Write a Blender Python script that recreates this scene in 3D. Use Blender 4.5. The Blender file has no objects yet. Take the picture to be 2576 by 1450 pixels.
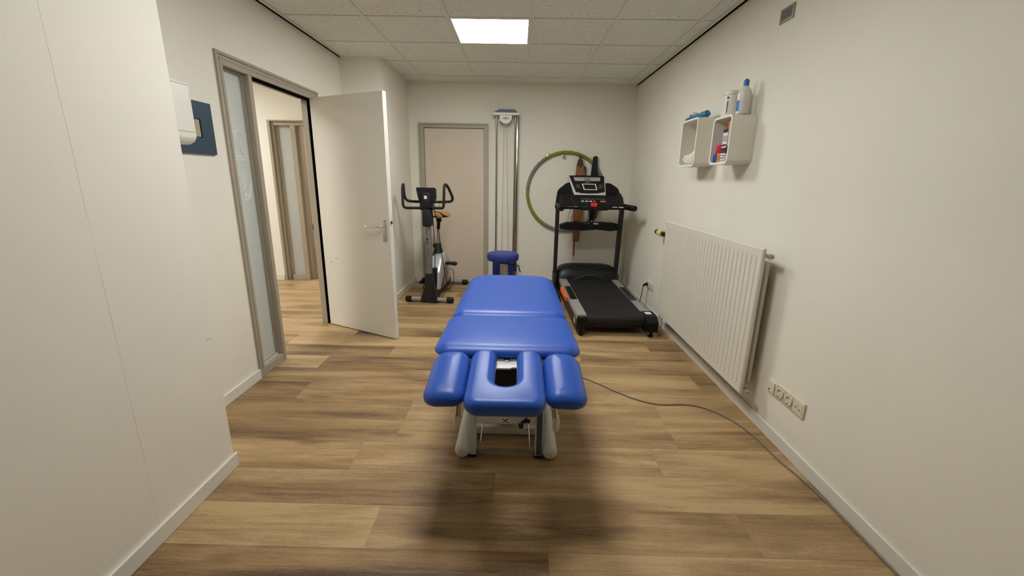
import bpy, bmesh, math, random
from mathutils import Vector, Matrix, Euler
C = bpy.context.scene.collection
sc = bpy.context.scene
random.seed(7)
PI = math.pi

# ------------------------------------------------------------------ camera
cam_d = bpy.data.cameras.new('camera')
cam = bpy.data.objects.new('camera', cam_d); C.objects.link(cam)
sc.camera = cam
cam_d.sensor_width = 36.0
cam_d.lens = 36.0 * 1065.4 / 2576.0
cam_d.clip_start = 0.05
_p, _y, _r = .2542, -.0094, .0174
F = Vector((math.sin(_y)*math.cos(_p), math.cos(_y)*math.cos(_p), -math.sin(_p)))
R0 = Vector((math.cos(_y), -math.sin(_y), 0)); U0 = R0.cross(F)
R1 = R0*math.cos(_r) + U0*math.sin(_r); U1 = -R0*math.sin(_r) + U0*math.cos(_r)
M = Matrix((R1, U1, -F)).transposed().to_4x4(); M.translation = (0, 0, 1.3635)
cam.matrix_world = M

# ------------------------------------------------------------------ world, exposure
w = bpy.data.worlds.new('world'); sc.world = w; w.use_nodes = True
w.node_tree.nodes['Background'].inputs[0].default_value = (.5, .47, .42, 1)
w.node_tree.nodes['Background'].inputs[1].default_value = .02
sc.view_settings.view_transform = 'Standard'
sc.view_settings.look = 'None'
sc.view_settings.exposure = 0.12
sc.view_settings.gamma = 1.0
sc.view_settings.use_curve_mapping = False
LAMP = 24.0
LAMP_HALL = 30.0
LAMP_HALL2 = 34.0

# ------------------------------------------------------------------ materials
def lin(c):
    return tuple(((v/255)/12.92 if v/255 <= .04045 else ((v/255+.055)/1.055)**2.4) for v in c) + (1,)
MATS = {}
def mat(name, rgb, rough=.5, metal=0, spec=.5, bump=0, bscale=200, coat=0, var=0, vscale=3, emit=0, trans=0, alpha=1):
    if name in MATS: return MATS[name]
    m = bpy.data.materials.new(name); m.use_nodes = True
    nt = m.node_tree; b = nt.nodes['Principled BSDF']
    b.inputs['Base Color'].default_value = lin(rgb)
    b.inputs['Roughness'].default_value = rough
    b.inputs['Metallic'].default_value = metal
    b.inputs['Specular IOR Level'].default_value = spec
    b.inputs['Coat Weight'].default_value = coat
    if trans: b.inputs['Transmission Weight'].default_value = trans
    if emit:
        b.inputs['Emission Color'].default_value = (.985, 1, .985, 1); b.inputs['Emission Strength'].default_value = emit
    tc = nt.nodes.new('ShaderNodeTexCoord')
    if bump:
        n = nt.nodes.new('ShaderNodeTexNoise'); n.inputs['Scale'].default_value = bscale; n.inputs['Detail'].default_value = 3
        bp = nt.nodes.new('ShaderNodeBump'); bp.inputs['Strength'].default_value = bump; bp.inputs['Distance'].default_value = .002
        nt.links.new(tc.outputs['Object'], n.inputs['Vector']); nt.links.new(n.outputs['Fac'], bp.inputs['Height'])
        nt.links.new(bp.outputs['Normal'], b.inputs['Normal'])
    if var:
        n = nt.nodes.new('ShaderNodeTexNoise'); n.inputs['Scale'].default_value = vscale; n.inputs['Detail'].default_value = 5
        mx = nt.nodes.new('ShaderNodeMix'); mx.data_type = 'RGBA'
        mr = nt.nodes.new('ShaderNodeMapRange'); mr.inputs[1].default_value = .3; mr.inputs[2].default_value = .7
        nt.links.new(tc.outputs['Object'], n.inputs['Vector']); nt.links.new(n.outputs['Fac'], mr.inputs[0])
        nt.links.new(mr.outputs[0], mx.inputs[0])
        c = lin(rgb); mx.inputs[6].default_value = tuple(v*(1-var) for v in c[:3])+(1,); mx.inputs[7].default_value = tuple(min(1, v*(1+var)) for v in c[:3])+(1,)
        nt.links.new(mx.outputs[2], b.inputs['Base Color'])
    MATS[name] = m
    return m

WALL = mat('wall_paint', (236, 231, 217), .75, bump=.28, bscale=170, spec=.3, var=.02, vscale=2)
WALLSM = mat('smooth_wall_panel', (236, 230, 217), .7, bump=.12, bscale=260, spec=.3, var=.012, vscale=2)
BASEB = mat('baseboard_paint', (226, 222, 210), .45, spec=.4)
TAUPE = mat('taupe_frame_paint', (166, 156, 138), .45, bump=.1, bscale=90)
GREYFR = mat('grey_green_frame_paint', (172, 168, 150), .5, bump=.1, bscale=90)
DOORM = mat('door_laminate', (228, 225, 216), .4, bump=.05, bscale=150)
DOORB = mat('back_door_laminate', (214, 199, 180), .55, bump=.15, bscale=170)
BLACK = mat('black_plastic', (11, 11, 12), .5, spec=.3, bump=.1, bscale=300)
BLACKG = mat('black_gloss_plastic', (9, 9, 11), .25)
DGREY = mat('dark_grey_plastic', (34, 33, 34), .5, spec=.35, bump=.15, bscale=300)
DMETAL = mat('dark_grey_metal', (42, 40, 42), .45, metal=.2, spec=.35)
SILVER = mat('silver_paint', (168, 168, 166), .35, metal=.55)
CHROME = mat('chrome', (215, 215, 215), .12, metal=1)
STEEL = mat('brushed_steel', (190, 190, 188), .3, metal=.9)
WHITEM = mat('white_powder_coat', (226, 224, 214), .4)
GREYCOV = mat('light_grey_plastic', (216, 212, 202), .5, bump=.3, bscale=220)
WHITEP = mat('white_plastic', (232, 229, 218), .35)
CREAMP = mat('cream_plastic', (224, 214, 190), .35)
CHROMEY = mat('creamy_valve', (226, 206, 150), .45)
TEAL = mat('dark_teal_board', (38, 62, 80), .55)
ORANGE = mat('orange_plastic', (240, 110, 30), .4)
RED = mat('red_plastic', (225, 50, 35), .35)
BELTM = mat('belt_rubber', (28, 27, 27), .6, spec=.35, bump=.3, bscale=500, var=.06, vscale=4)
LABEL = mat('white_label', (240, 238, 228), .5)
BLUEU = mat('blue_cover', (22, 38, 120), .45, bump=.1, bscale=300)
NAVY = mat('navy_plastic', (14, 26, 78), .4)

# blue leatherette
def leather():
    m = bpy.data.materials.new('blue_leatherette'); m.use_nodes = True; nt = m.node_tree; b = nt.nodes['Principled BSDF']
    b.inputs['Base Color'].default_value = lin((34, 83, 178)); b.inputs['Roughness'].default_value = .36; b.inputs['Specular IOR Level'].default_value = .5
    tc = nt.nodes.new('ShaderNodeTexCoord'); v = nt.nodes.new('ShaderNodeTexVoronoi'); v.inputs['Scale'].default_value = 420
    n = nt.nodes.new('ShaderNodeTexNoise'); n.inputs['Scale'].default_value = 500
    a = nt.nodes.new('ShaderNodeMath'); a.operation = 'ADD'
    bp = nt.nodes.new('ShaderNodeBump'); bp.inputs['Strength'].default_value = .12; bp.inputs['Distance'].default_value = .001
    L = nt.links.new
    L(tc.outputs['Object'], v.inputs['Vector']); L(tc.outputs['Object'], n.inputs['Vector'])
    L(v.outputs['Distance'], a.inputs[0]); L(n.outputs['Fac'], a.inputs[1]); L(a.outputs[0], bp.inputs['Height']); L(bp.outputs['Normal'], b.inputs['Normal'])
    return m
LEATHER = leather()

def ceiling_mat():
    m = bpy.data.materials.new('mineral_ceiling_tile'); m.use_nodes = True; nt = m.node_tree; b = nt.nodes['Principled BSDF']; L = nt.links.new
    b.inputs['Roughness'].default_value = .9; b.inputs['Specular IOR Level'].default_value = .2
    tc = nt.nodes.new('ShaderNodeTexCoord')
    mp = nt.nodes.new('ShaderNodeMapping'); mp.inputs['Scale'].default_value = (1, .55, 1); mp.inputs['Rotation'].default_value = (0, 0, .35)
    n0 = nt.nodes.new('ShaderNodeTexNoise'); n0.inputs['Scale'].default_value = 14; n0.inputs['Detail'].default_value = 1
    add = nt.nodes.new('ShaderNodeVectorMath'); add.operation = 'MULTIPLY_ADD'; add.inputs[1].default_value = (.05, .05, 0)
    L(n0.outputs['Color'], add.inputs[0]); L(mp.outputs[0], add.inputs[2])
    L(tc.outputs['Object'], mp.inputs[0]); L(tc.outputs['Object'], n0.inputs['Vector'])
    v = nt.nodes.new('ShaderNodeTexVoronoi'); v.inputs['Scale'].default_value = 84; L(add.outputs[0], v.inputs['Vector'])
    wn = nt.nodes.new('ShaderNodeMapRange'); wn.inputs[1].default_value = .12; wn.inputs[2].default_value = .24; L(v.outputs['Distance'], wn.inputs[0])
    # only some of the cells carry a pinhole
    sep = nt.nodes.new('ShaderNodeSeparateColor'); L(v.outputs['Color'], sep.inputs[0])
    g = nt.nodes.new('ShaderNodeMath'); g.operation = 'GREATER_THAN'; g.inputs[1].default_value = .5; L(sep.outputs[0], g.inputs[0])
    mxm = nt.nodes.new('ShaderNodeMath'); mxm.operation = 'MAXIMUM'; L(wn.outputs[0], mxm.inputs[0]); L(g.outputs[0], mxm.inputs[1])
    mx = nt.nodes.new('ShaderNodeMix'); mx.data_type = 'RGBA'; L(mxm.outputs[0], mx.inputs[0])
    mx.inputs[6].default_value = lin((110, 102, 86)); mx.inputs[7].default_value = lin((234, 236, 226)); L(mx.outputs[2], b.inputs['Base Color'])
    bp = nt.nodes.new('ShaderNodeBump'); bp.inputs['Strength'].default_value = .5; bp.inputs['Distance'].default_value = .003
    L(mxm.outputs[0], bp.inputs['Height']); L(bp.outputs['Normal'], b.inputs['Normal'])
    return m
CEIL = ceiling_mat()
CBAR = mat('ceiling_bar_paint', (228, 229, 217), .6)

def floor_mat():
    m = bpy.data.materials.new('oak_plank_floor'); m.use_nodes = True; nt = m.node_tree; b = nt.nodes['Principled BSDF']; L = nt.links.new
    N = nt.nodes.new
    tc = N('ShaderNodeTexCoord')
    at = N('ShaderNodeAttribute'); at.attribute_name = 'tone'
    ed = N('ShaderNodeAttribute'); ed.attribute_name = 'edge'
    sp = N('ShaderNodeSeparateColor'); L(at.outputs['Color'], sp.inputs[0])
    off = N('ShaderNodeCombineXYZ'); mu = N('ShaderNodeMath'); mu.operation = 'MULTIPLY'; mu.inputs[1].default_value = 37
    L(sp.outputs[1], mu.inputs[0]); L(mu.outputs[0], off.inputs[2]); L(mu.outputs[0], off.inputs[0])
    add = N('ShaderNodeVectorMath'); L(tc.outputs['Object'], add.inputs[0]); L(off.outputs[0], add.inputs[1])
    def noise(scx, scy, det, dist, s=1):
        mp = N('ShaderNodeMapping'); mp.inputs['Scale'].default_value = (scx, scy, 1); L(add.outputs[0], mp.inputs[0])
        n = N('ShaderNodeTexNoise'); n.inputs['Scale'].default_value = s; n.inputs['Detail'].default_value = det; n.inputs['Distortion'].default_value = dist
        L(mp.outputs[0], n.inputs['Vector']); return n
    broad = noise(1.1, 7, 3, .6); mid = noise(2.6, 55, 6, .7); fine = noise(14, 300, 4, .3); speck = noise(70, 150, 2, 0)
    cath = noise(.9, 4.2, 1, 0)
    # cathedral figure: rings of a slow field
    ms = N('ShaderNodeMath'); ms.operation = 'MULTIPLY'; ms.inputs[1].default_value = 85; L(cath.outputs['Fac'], ms.inputs[0])
    sn = N('ShaderNodeMath'); sn.operation = 'SINE'; L(ms.outputs[0], sn.inputs[0])
    msk = noise(1.6, 5, 2, 0); mk = N('ShaderNodeMapRange'); mk.inputs[1].default_value = .52; mk.inputs[2].default_value = .68; L(msk.outputs['Fac'], mk.inputs[0])
    cm = N('ShaderNodeMath'); cm.operation = 'MULTIPLY'; L(sn.outputs[0], cm.inputs[0]); L(mk.outputs[0], cm.inputs[1])
    def madd(a, k, c):
        q = N('ShaderNodeMath'); q.operation = 'MULTIPLY_ADD'; L(a, q.inputs[0]); q.inputs[1].default_value = k
        if isinstance(c, float): q.inputs[2].default_value = c
        else: L(c, q.inputs[2])
        return q.outputs[0]
    v = madd(broad.outputs['Fac'], 1.25, -.74)
    v = madd(mid.outputs['Fac'], .52, v); v = madd(fine.outputs['Fac'], .42, v); v = madd(speck.outputs['Fac'], .26, v); v = madd(cm.outputs[0], .05, v)
    v = madd(sp.outputs[0], .55, v)
    cr = N('ShaderNodeValToRGB'); L(v, cr.inputs[0]); e = cr.color_ramp.elements
    e[0].position = .22; e[0].color = lin((80, 61, 42)); e[1].position = .98; e[1].color = lin((190, 160, 116))
    for p, c in ((.42, (116, 90, 62)), (.62, (150, 120, 82)), (.8, (170, 139, 98))):
        q = e.new(p); q.color = lin(c)
    # knots: sparse dark spots
    mpk = N('ShaderNodeMapping'); mpk.inputs['Scale'].default_value = (1.9, 6, 1); L(add.outputs[0], mpk.inputs[0])
    vk = N('ShaderNodeTexVoronoi'); vk.inputs['Scale'].default_value = 1; L(mpk.outputs[0], vk.inputs['Vector'])
    vr = N('ShaderNodeMapRange'); vr.inputs[1].default_value = .015; vr.inputs[2].default_value = .20; L(vk.outputs['Distance'], vr.inputs[0])
    kn = N('ShaderNodeMath'); kn.operation = 'SUBTRACT'; kn.inputs[0].default_value = 1; L(vr.outputs[0], kn.inputs[1])
    km = N('ShaderNodeMath'); km.operation = 'MULTIPLY'; L(kn.outputs[0], km.inputs[0]); L(mid.outputs['Fac'], km.inputs[1])
    mx = N('ShaderNodeMix'); mx.data_type = 'RGBA'; L(km.outputs[0], mx.inputs[0]); L(cr.outputs[0], mx.inputs[6]); mx.inputs[7].default_value = lin((60, 42, 28))
    L(mx.outputs[2], b.inputs['Base Color'])
    rr = N('ShaderNodeMapRange'); rr.inputs[3].default_value = .34; rr.inputs[4].default_value = .52; L(mid.outputs['Fac'], rr.inputs[0]); L(rr.outputs[0], b.inputs['Roughness'])
    b.inputs['Specular IOR Level'].default_value = .45
    bp = N('ShaderNodeBump'); bp.inputs['Strength'].default_value = .15; bp.inputs['Distance'].default_value = .001
    L(fine.outputs['Fac'], bp.inputs['Height']); L(bp.outputs['Normal'], b.inputs['Normal'])
    return m
FLOOR = floor_mat()

def crack_wall_mat():
    """smooth painted board with one vertical hairline joint at y = 1.305"""
    m = WALLSM.copy(); m.name = 'board_wall_with_joint'; nt = m.node_tree; b = nt.nodes['Principled BSDF']; L = nt.links.new; N = nt.nodes.new
    g = N('ShaderNodeNewGeometry'); s = N('ShaderNodeSeparateXYZ'); L(g.outputs['Position'], s.inputs[0])
    n = N('ShaderNodeTexNoise'); n.inputs['Scale'].default_value = 9; L(g.outputs['Position'], n.inputs['Vector'])
    a = N('ShaderNodeMath'); a.operation = 'MULTIPLY_ADD'; a.inputs[1].default_value = .006; L(n.outputs['Fac'], a.inputs[0]); L(s.outputs[1], a.inputs[2])
    d = N('ShaderNodeMath'); d.operation = 'SUBTRACT'; L(a.outputs[0], d.inputs[0]); d.inputs[1].default_value = 1.310
    ab = N('ShaderNodeMath'); ab.operation = 'ABSOLUTE'; L(d.outputs[0], ab.inputs[0])
    lt = N('ShaderNodeMath'); lt.operation = 'LESS_THAN'; lt.inputs[1].default_value = .0009; L(ab.outputs[0], lt.inputs[0])
    n2 = N('ShaderNodeTexNoise'); n2.inputs['Scale'].default_value = 4; L(g.outputs['Position'], n2.inputs['Vector'])
    mr = N('ShaderNodeMapRange'); mr.inputs[1].default_value = .4; mr.inputs[2].default_value = .6; mr.inputs[3].default_value = .15; mr.inputs[4].default_value = .45; L(n2.outputs['Fac'], mr.inputs[0])
    mm = N('ShaderNodeMath'); mm.operation = 'MULTIPLY'; L(lt.outputs[0], mm.inputs[0]); L(mr.outputs[0], mm.inputs[1])
    old = b.inputs['Base Color'].links[0].from_socket
    mx = N('ShaderNodeMix'); mx.data_type = 'RGBA'; L(mm.outputs[0], mx.inputs[0]); L(old, mx.inputs[6]); mx.inputs[7].default_value = lin((120, 108, 88)); L(mx.outputs[2], b.inputs['Base Color'])
    return m
WALLC = crack_wall_mat()

def frosted():
    m = bpy.data.materials.new('frosted_glass'); m.use_nodes = True; nt = m.node_tree; b = nt.nodes['Principled BSDF']
    b.inputs['Base Color'].default_value = lin((216, 220, 216)); b.inputs['Roughness'].default_value = .45
    b.inputs['Transmission Weight'].default_value = .4; b.inputs['IOR'].default_value = 1.2
    return m
FROST = frosted()
LINEW = mat('white_decal', (250, 250, 248), .5)

# ------------------------------------------------------------------ mesh helpers
def box(bm, x0, x1, y0, y1, z0, z1, r=0, seg=2, mx=None):
    g = bmesh.ops.create_cube(bm, size=1)
    vs = g['verts']
    for v in vs:
        v.co = Vector(((x0+x1)/2 + v.co.x*(x1-x0), (y0+y1)/2 + v.co.y*(y1-y0), (z0+z1)/2 + v.co.z*(z1-z0)))
    if r:
        es = list({e for v in vs for e in v.link_edges})
        res = bmesh.ops.bevel(bm, geom=es, offset=r, segments=seg, affect='EDGES', profile=.5)
        vs = list({v for f in res['faces'] for v in f.verts} | {v for v in vs if v.is_valid})
    if mx is not None:
        allv = vs
        # gather the whole island
        seen = set(allv); st = list(allv)
        while st:
            a = st.pop()
            for e in a.link_edges:
                o = e.other_vert(a)
                if o not in seen: seen.add(o); st.append(o)
        for v in seen: v.co = mx @ v.co
    return bm
def nb(): return bmesh.new()
def bx(*a, **k): return box(nb(), *a, **k)

def frames(pts, closed):
    n = len(pts); T = []
    for i in range(n):
        a = pts[(i-1) % n] if (closed or i > 0) else pts[i]
        c = pts[(i+1) % n] if (closed or i < n-1) else pts[i]
        T.append((c-a).normalized())
    up = Vector((0, 0, 1)) if abs(T[0].z) < .9 else Vector((1, 0, 0))
    N = [(up - T[0]*up.dot(T[0])).normalized()]
    for i in range(1, n):
        v = N[-1] - T[i]*N[-1].dot(T[i]); N.append(v.normalized())
    return T, N
def smooth_path(pts, sub=6, closed=False):
    P = [Vector(p) for p in pts]; n = len(P)
    if n < 3: return P
    out = []
    rng = range(n if closed else n-1)
    for i in rng:
        p1, p2 = P[i], P[(i+1) % n]
        p0 = P[(i-1) % n] if (closed or i > 0) else p1*2-p2
        p3 = P[(i+2) % n] if (closed or i+2 < n) else p2*2-p1
        for k in range(sub):
            t = k/sub
            out.append(.5*((2*p1) + (-p0+p2)*t + (2*p0-5*p1+4*p2-p3)*t*t + (-p0+3*p1-3*p2+p3)*t**3))
    if not closed: out.append(P[-1])
    return out
def tube(bm, pts, r, seg=12, closed=False, smooth=0, caps=True, prof=None, rr=None):
    """sweep; prof = list of (u,v) for a non-round section; rr = radius list"""
    P = smooth_path(pts, smooth, closed) if smooth else [Vector(p) for p in pts]
    T, N = frames(P, closed)
    sec = prof or [(math.cos(2*PI*k/seg)*r, math.sin(2*PI*k/seg)*r) for k in range(seg)]
    rings = []
    for i, p in enumerate(P):
        Bn = T[i].cross(N[i]); s = 1 if not rr else rr[min(i*len(rr)//len(P), len(rr)-1)]/(r or 1)
        rings.append([bm.verts.new(p + N[i]*u*s + Bn*v*s) for u, v in sec])
    m = len(rings)
    for i in range(m if closed else m-1):
        a, b_ = rings[i], rings[(i+1) % m]
        for k in range(len(sec)):
            bm.faces.new((a[k], a[(k+1) % len(sec)], b_[(k+1) % len(sec)], b_[k]))
    if caps and not closed:
        bm.faces.new(rings[0][::-1]); bm.faces.new(rings[-1])
    return bm
def cyl(bm, a, b_, r, seg=20, r2=None):
    a, b_ = Vector(a), Vector(b_); d = b_-a
    g = bmesh.ops.create_cone(bm, cap_ends=True, cap_tris=False, segments=seg, radius1=r, radius2=r if r2 is None else r2, depth=d.length)
    q = Vector((0, 0, 1)).rotation_difference(d.normalized()).to_matrix().to_4x4()
    mx = Matrix.Translation((a+b_)/2) @ q
    for v in g['verts']: v.co = mx @ v.co
    return bm
def lathe(bm, prof, c=(0, 0, 0), seg=28, axis=None):
    """prof: (r, h) pairs along +z from c; axis turns +z"""
    c = Vector(c); q = Matrix.Identity(3) if axis is None else Vector((0, 0, 1)).rotation_difference(Vector(axis).normalized()).to_matrix()
    rings = []
    for r, h in prof:
        if r < 1e-5: rings.append([bm.verts.new(c + q @ Vector((0, 0, h)))])
        else: rings.append([bm.verts.new(c + q @ Vector((r*math.cos(2*PI*k/seg), r*math.sin(2*PI*k/seg), h))) for k in range(seg)])
    for a, b_ in zip(rings, rings[1:]):
        for k in range(seg):
            k2 = (k+1) % seg
            if len(a) == 1 and len(b_) == 1: continue
            if len(a) == 1: bm.faces.new((a[0], b_[k], b_[k2]))
            elif len(b_) == 1: bm.faces.new((a[k], a[k2], b_[0]))
            else: bm.faces.new((a[k], a[k2], b_[k2], b_[k]))
    if len(rings[0]) > 1: bm.faces.new(rings[0][::-1])
    if len(rings[-1]) > 1: bm.faces.new(rings[-1])
    return bm
def prism(bm, poly, d0, d1, plane='xz', taper=1.0):
    """poly extruded between d0 and d1 along the missing axis"""
    def P(u, v, w):
        return Vector((u, w, v)) if plane == 'xz' else Vector((w, u, v)) if plane == 'yz' else Vector((u, v, w))
    cu = sum(p[0] for p in poly)/len(poly); cv = sum(p[1] for p in poly)/len(poly)
    a = [bm.verts.new(P(u, v, d0)) for u, v in poly]
    b_ = [bm.verts.new(P(cu+(u-cu)*taper, cv+(v-cv)*taper, d1)) for u, v in poly]
    n = len(poly)
    for k in range(n): bm.faces.new((a[k], a[(k+1) % n], b_[(k+1) % n], b_[k]))
    bm.faces.new(a[::-1]); bm.faces.new(b_)
    return bm
def rpoly(pts, seg=7):
    """(x, y, r) corners -> polygon with rounded corners (CCW kept)"""
    out = []; n = len(pts)
    for i in range(n):
        x, y, r = pts[i]; p = Vector((x, y)); a = Vector(pts[i-1][:2]); c = Vector(pts[(i+1) % n][:2])
        if r <= 0: out.append((x, y)); continue
        u = (a-p).normalized(); v = (c-p).normalized(); ang = math.acos(max(-1, min(1, u.dot(v))))
        t = r/math.tan(ang/2); t = min(t, (a-p).length*.499, (c-p).length*.499); rr = t*math.tan(ang/2)
        cen = p + (u+v).normalized()*(rr/math.sin(ang/2)); s = p+u*t-cen; e = p+v*t-cen
        a0 = math.atan2(s.y, s.x); a1 = math.atan2(e.y, e.x); da = a1-a0
        while da > PI: da -= 2*PI
        while da < -PI: da += 2*PI
        for k in range(seg+1):
            th = a0+da*k/seg; out.append((cen.x+rr*math.cos(th), cen.y+rr*math.sin(th)))
    return out
def inset(poly, d):
    n = len(poly); out = []
    for i in range(n):
        p = Vector(poly[i]); a = Vector(poly[i-1]); c = Vector(poly[(i+1) % n])
        u = (p-a).normalized() if (p-a).length > 1e-7 else (c-p).normalized(); v = (c-p).normalized() if (c-p).length > 1e-7 else u
        n1 = Vector((-u.y, u.x)); n2 = Vector((-v.y, v.x)); m = (n1+n2); m = m.normalized() if m.length > 1e-6 else n1
        k = max(.5, m.dot(n1)); out.append(tuple(p + m*(d/k)))
    return out
def inset_corners(cs, d):
    """offset a list of (x, y, r) corners inwards by d (CCW); radii shrink on convex corners and grow on concave ones"""
    n = len(cs); out = []
    for i in range(n):
        p = Vector(cs[i][:2]); a = Vector(cs[i-1][:2]); c = Vector(cs[(i+1) % n][:2])
        u = (p-a).normalized(); v = (c-p).normalized(); n1 = Vector((-u.y, u.x)); n2 = Vector((-v.y, v.x))
        m = (n1+n2).normalized(); q = p + m*(d/max(.3, m.dot(n1))); convex = u.x*v.y-u.y*v.x > 0
        out.append((q.x, q.y, max(.0015, cs[i][2]-d) if convex else cs[i][2]+d))
    return out
def pad(bm, corners, ztop, th, er, dome=(), br=.012, edge_h=None, mx=None, seg=8, brh=None, barrel=None):
    """upholstered pad: rolled top edge of radius er, softly domed top, small lower roll"""
    ar = sum(corners[i-1][0]*corners[i][1]-corners[i][0]*corners[i-1][1] for i in range(len(corners)))
    if ar < 0: corners = corners[::-1]
    eh = edge_h or er; bh = brh or br; rings = [(br, ztop-th), (br*.45, ztop-th+bh*.4), (br*.1, ztop-th+bh*.8), (0, ztop-th+bh), (0, ztop-eh)]
    for k in range(1, 9):
        a = k/8*PI/2; rings.append((er*(1-math.cos(a)), ztop-eh+eh*math.sin(a)))
    for d, h in dome: rings.append((er+d, ztop+h))
    vs = [[bm.verts.new((x, y, z)) for x, y in rpoly(inset_corners(corners, d) if d else corners, seg)] for d, z in rings]
    n = len(vs[0])
    for a, b_ in zip(vs, vs[1:]):
        for k in range(n): bm.faces.new((a[k], a[(k+1) % n], b_[(k+1) % n], b_[k]))
    bm.faces.new(vs[0][::-1]); bm.faces.new(vs[-1])
    if barrel:                       # crown across the width: edges sit lower than the middle
        for ring in vs:
            for v in ring:
                f = (v.co.z-(ztop-th))/th; v.co.z -= barrel(v.co.x, v.co.y)*max(0, f)
    if mx is not None:
        for ring in vs:
            for v in ring: v.co = mx @ v.co
    return bm

WM = {}
def finish(bm, ang=38):
    bmesh.ops.recalc_face_normals(bm, faces=bm.faces)
    for e in bm.edges:
        e.smooth = (len(e.link_faces) == 2 and e.calc_face_angle(0) < math.radians(ang))
    for f in bm.faces: f.smooth = True
def obj(name, bm, m, parent=None, local=False, ang=38):
    finish(bm, ang)
    if parent is not None and not local:
        bm.transform(WM[parent.name].inverted())
    base = None
    if parent is None:
        xs = [v.co for v in bm.verts]
        base = Vector(((min(v.x for v in xs)+max(v.x for v in xs))/2, (min(v.y for v in xs)+max(v.y for v in xs))/2, min(v.z for v in xs)))
        bm.transform(Matrix.Translation(-base))
    me = bpy.data.meshes.new(name); bm.to_mesh(me); bm.free()
    for mm in (m if isinstance(m, (list, tuple)) else [m]): me.materials.append(mm)
    o = bpy.data.objects.new(name, me); C.objects.link(o)
    if parent is not None:
        o.parent = parent; WM[o.name] = WM[parent.name]
    else:
        o.location = base; WM[o.name] = Matrix.Translation(base)
    return o
def tag(o, label, cat, group=None, kind=None):
    o['label'] = label; o['category'] = cat
    if group: o['group'] = group
    if kind: o['kind'] = kind
    return o
def thing(name, label, cat, loc=(0, 0, 0), rz=0, group=None):
    o = bpy.data.objects.new(name, None); C.objects.link(o); o.location = loc; o.rotation_euler = (0, 0, rz); o.empty_display_size = .1
    WM[o.name] = Matrix.Translation(loc) @ Matrix.Rotation(rz, 4, 'Z')
    return tag(o, label, cat, group)
def struct(name, bm, m, parent=None, ang=38):
    o = obj(name, bm, m, parent, ang=ang)
    if parent is None: o['kind'] = 'structure'
    return o
def text_bm(s, size, mx, extrude=.0006, spacing=1.0):
    cu = bpy.data.curves.new('t', 'FONT'); cu.body = s; cu.size = size; cu.extrude = extrude; cu.align_x = 'CENTER'; cu.align_y = 'CENTER'; cu.space_character = spacing; cu.resolution_u = 3
    o = bpy.data.objects.new('t', cu); C.objects.link(o); dg = bpy.context.evaluated_depsgraph_get(); dg.update()
    me = bpy.data.meshes.new_from_object(o.evaluated_get(dg)); bm = nb(); bm.from_mesh(me)
    bpy.data.objects.remove(o); bpy.data.curves.remove(cu); bpy.data.meshes.remove(me)
    bm.transform(mx); return bm
def basis(o, u, v):
    """matrix: local x -> u, local y -> v, origin o"""
    u = Vector(u).normalized(); v = Vector(v).normalized(); n = u.cross(v)
    m = Matrix((u, v, n)).transposed().to_4x4(); m.translation = o; return m

# ------------------------------------------------------------------ room numbers
H = 2.462
XR, XL, XN, XS = 1.414, -1.743, -1.331, -1.35
YB, YN, YS, YR = 5.51, 1.738, 4.467, -1.6
GX, GY = -1.125, 3.394          # ceiling grid origin
XC = -5.2                        # far end of the corridor

# ------------------------------------------------------------------ lamps
def ceiling_lamp(x, y, label, group, e):
    t = thing('ceiling_light_panel', label, 'ceiling light', (x+.3, y+.3, H-.004), 0, group)
    fr = nb()
    for a in ((x+.012, x+.588, y+.012, y+.022), (x+.012, x+.588, y+.578, y+.588), (x+.012, x+.022, y+.022, y+.578), (x+.578, x+.588, y+.022, y+.578)):
        box(fr, a[0], a[1], a[2], a[3], H-.002, H+.045)
    box(fr, x+.014, x+.586, y+.014, y+.586, H+.047, H+.052)
    obj('frame', fr, WHITEM, t)
    m = mat('lamp_diffuser_%g' % e, (255, 255, 255), .5, emit=e)
    obj('diffuser', bx(x+.022, x+.578, y+.022, y+.578, H+.001, H+.006), m, t)
    return t
ceiling_lamp(GX+.6, GY, 'glowing square LED panel set in the tiled ceiling above the treatment table', 'ceiling light panels', LAMP*1.2)
ceiling_lamp(GX+.6, GY-1.8, 'LED ceiling panel nearer the viewer, just above the picture', 'ceiling light panels', LAMP)
def plain_lamp(x, y, label, e, rgb=(1, 1, 1)):
    lc = thing('ceiling_light_panel', label, 'ceiling light', (x, y, H-.01))
    obj('diffuser', bx(x-.3, x+.3, y-.3, y+.3, H-.012, H-.006), mat('diffuser_%g' % e, (255, 255, 255), .5, emit=e), lc)
    obj('frame', bx(x-.32, x+.32, y-.32, y+.32, H-.006, H-.001), WHITEM, lc)
plain_lamp(-4.0, 4.35, 'LED panel in the corridor ceiling near the far corridor wall', LAMP_HALL)
plain_lamp(-2.45, 1.9, 'LED panel in the corridor ceiling just outside the open door', LAMP_HALL2)
plain_lamp(-2.6, 6.9, 'LED panel in the ceiling of the next treatment room', 24)

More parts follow.
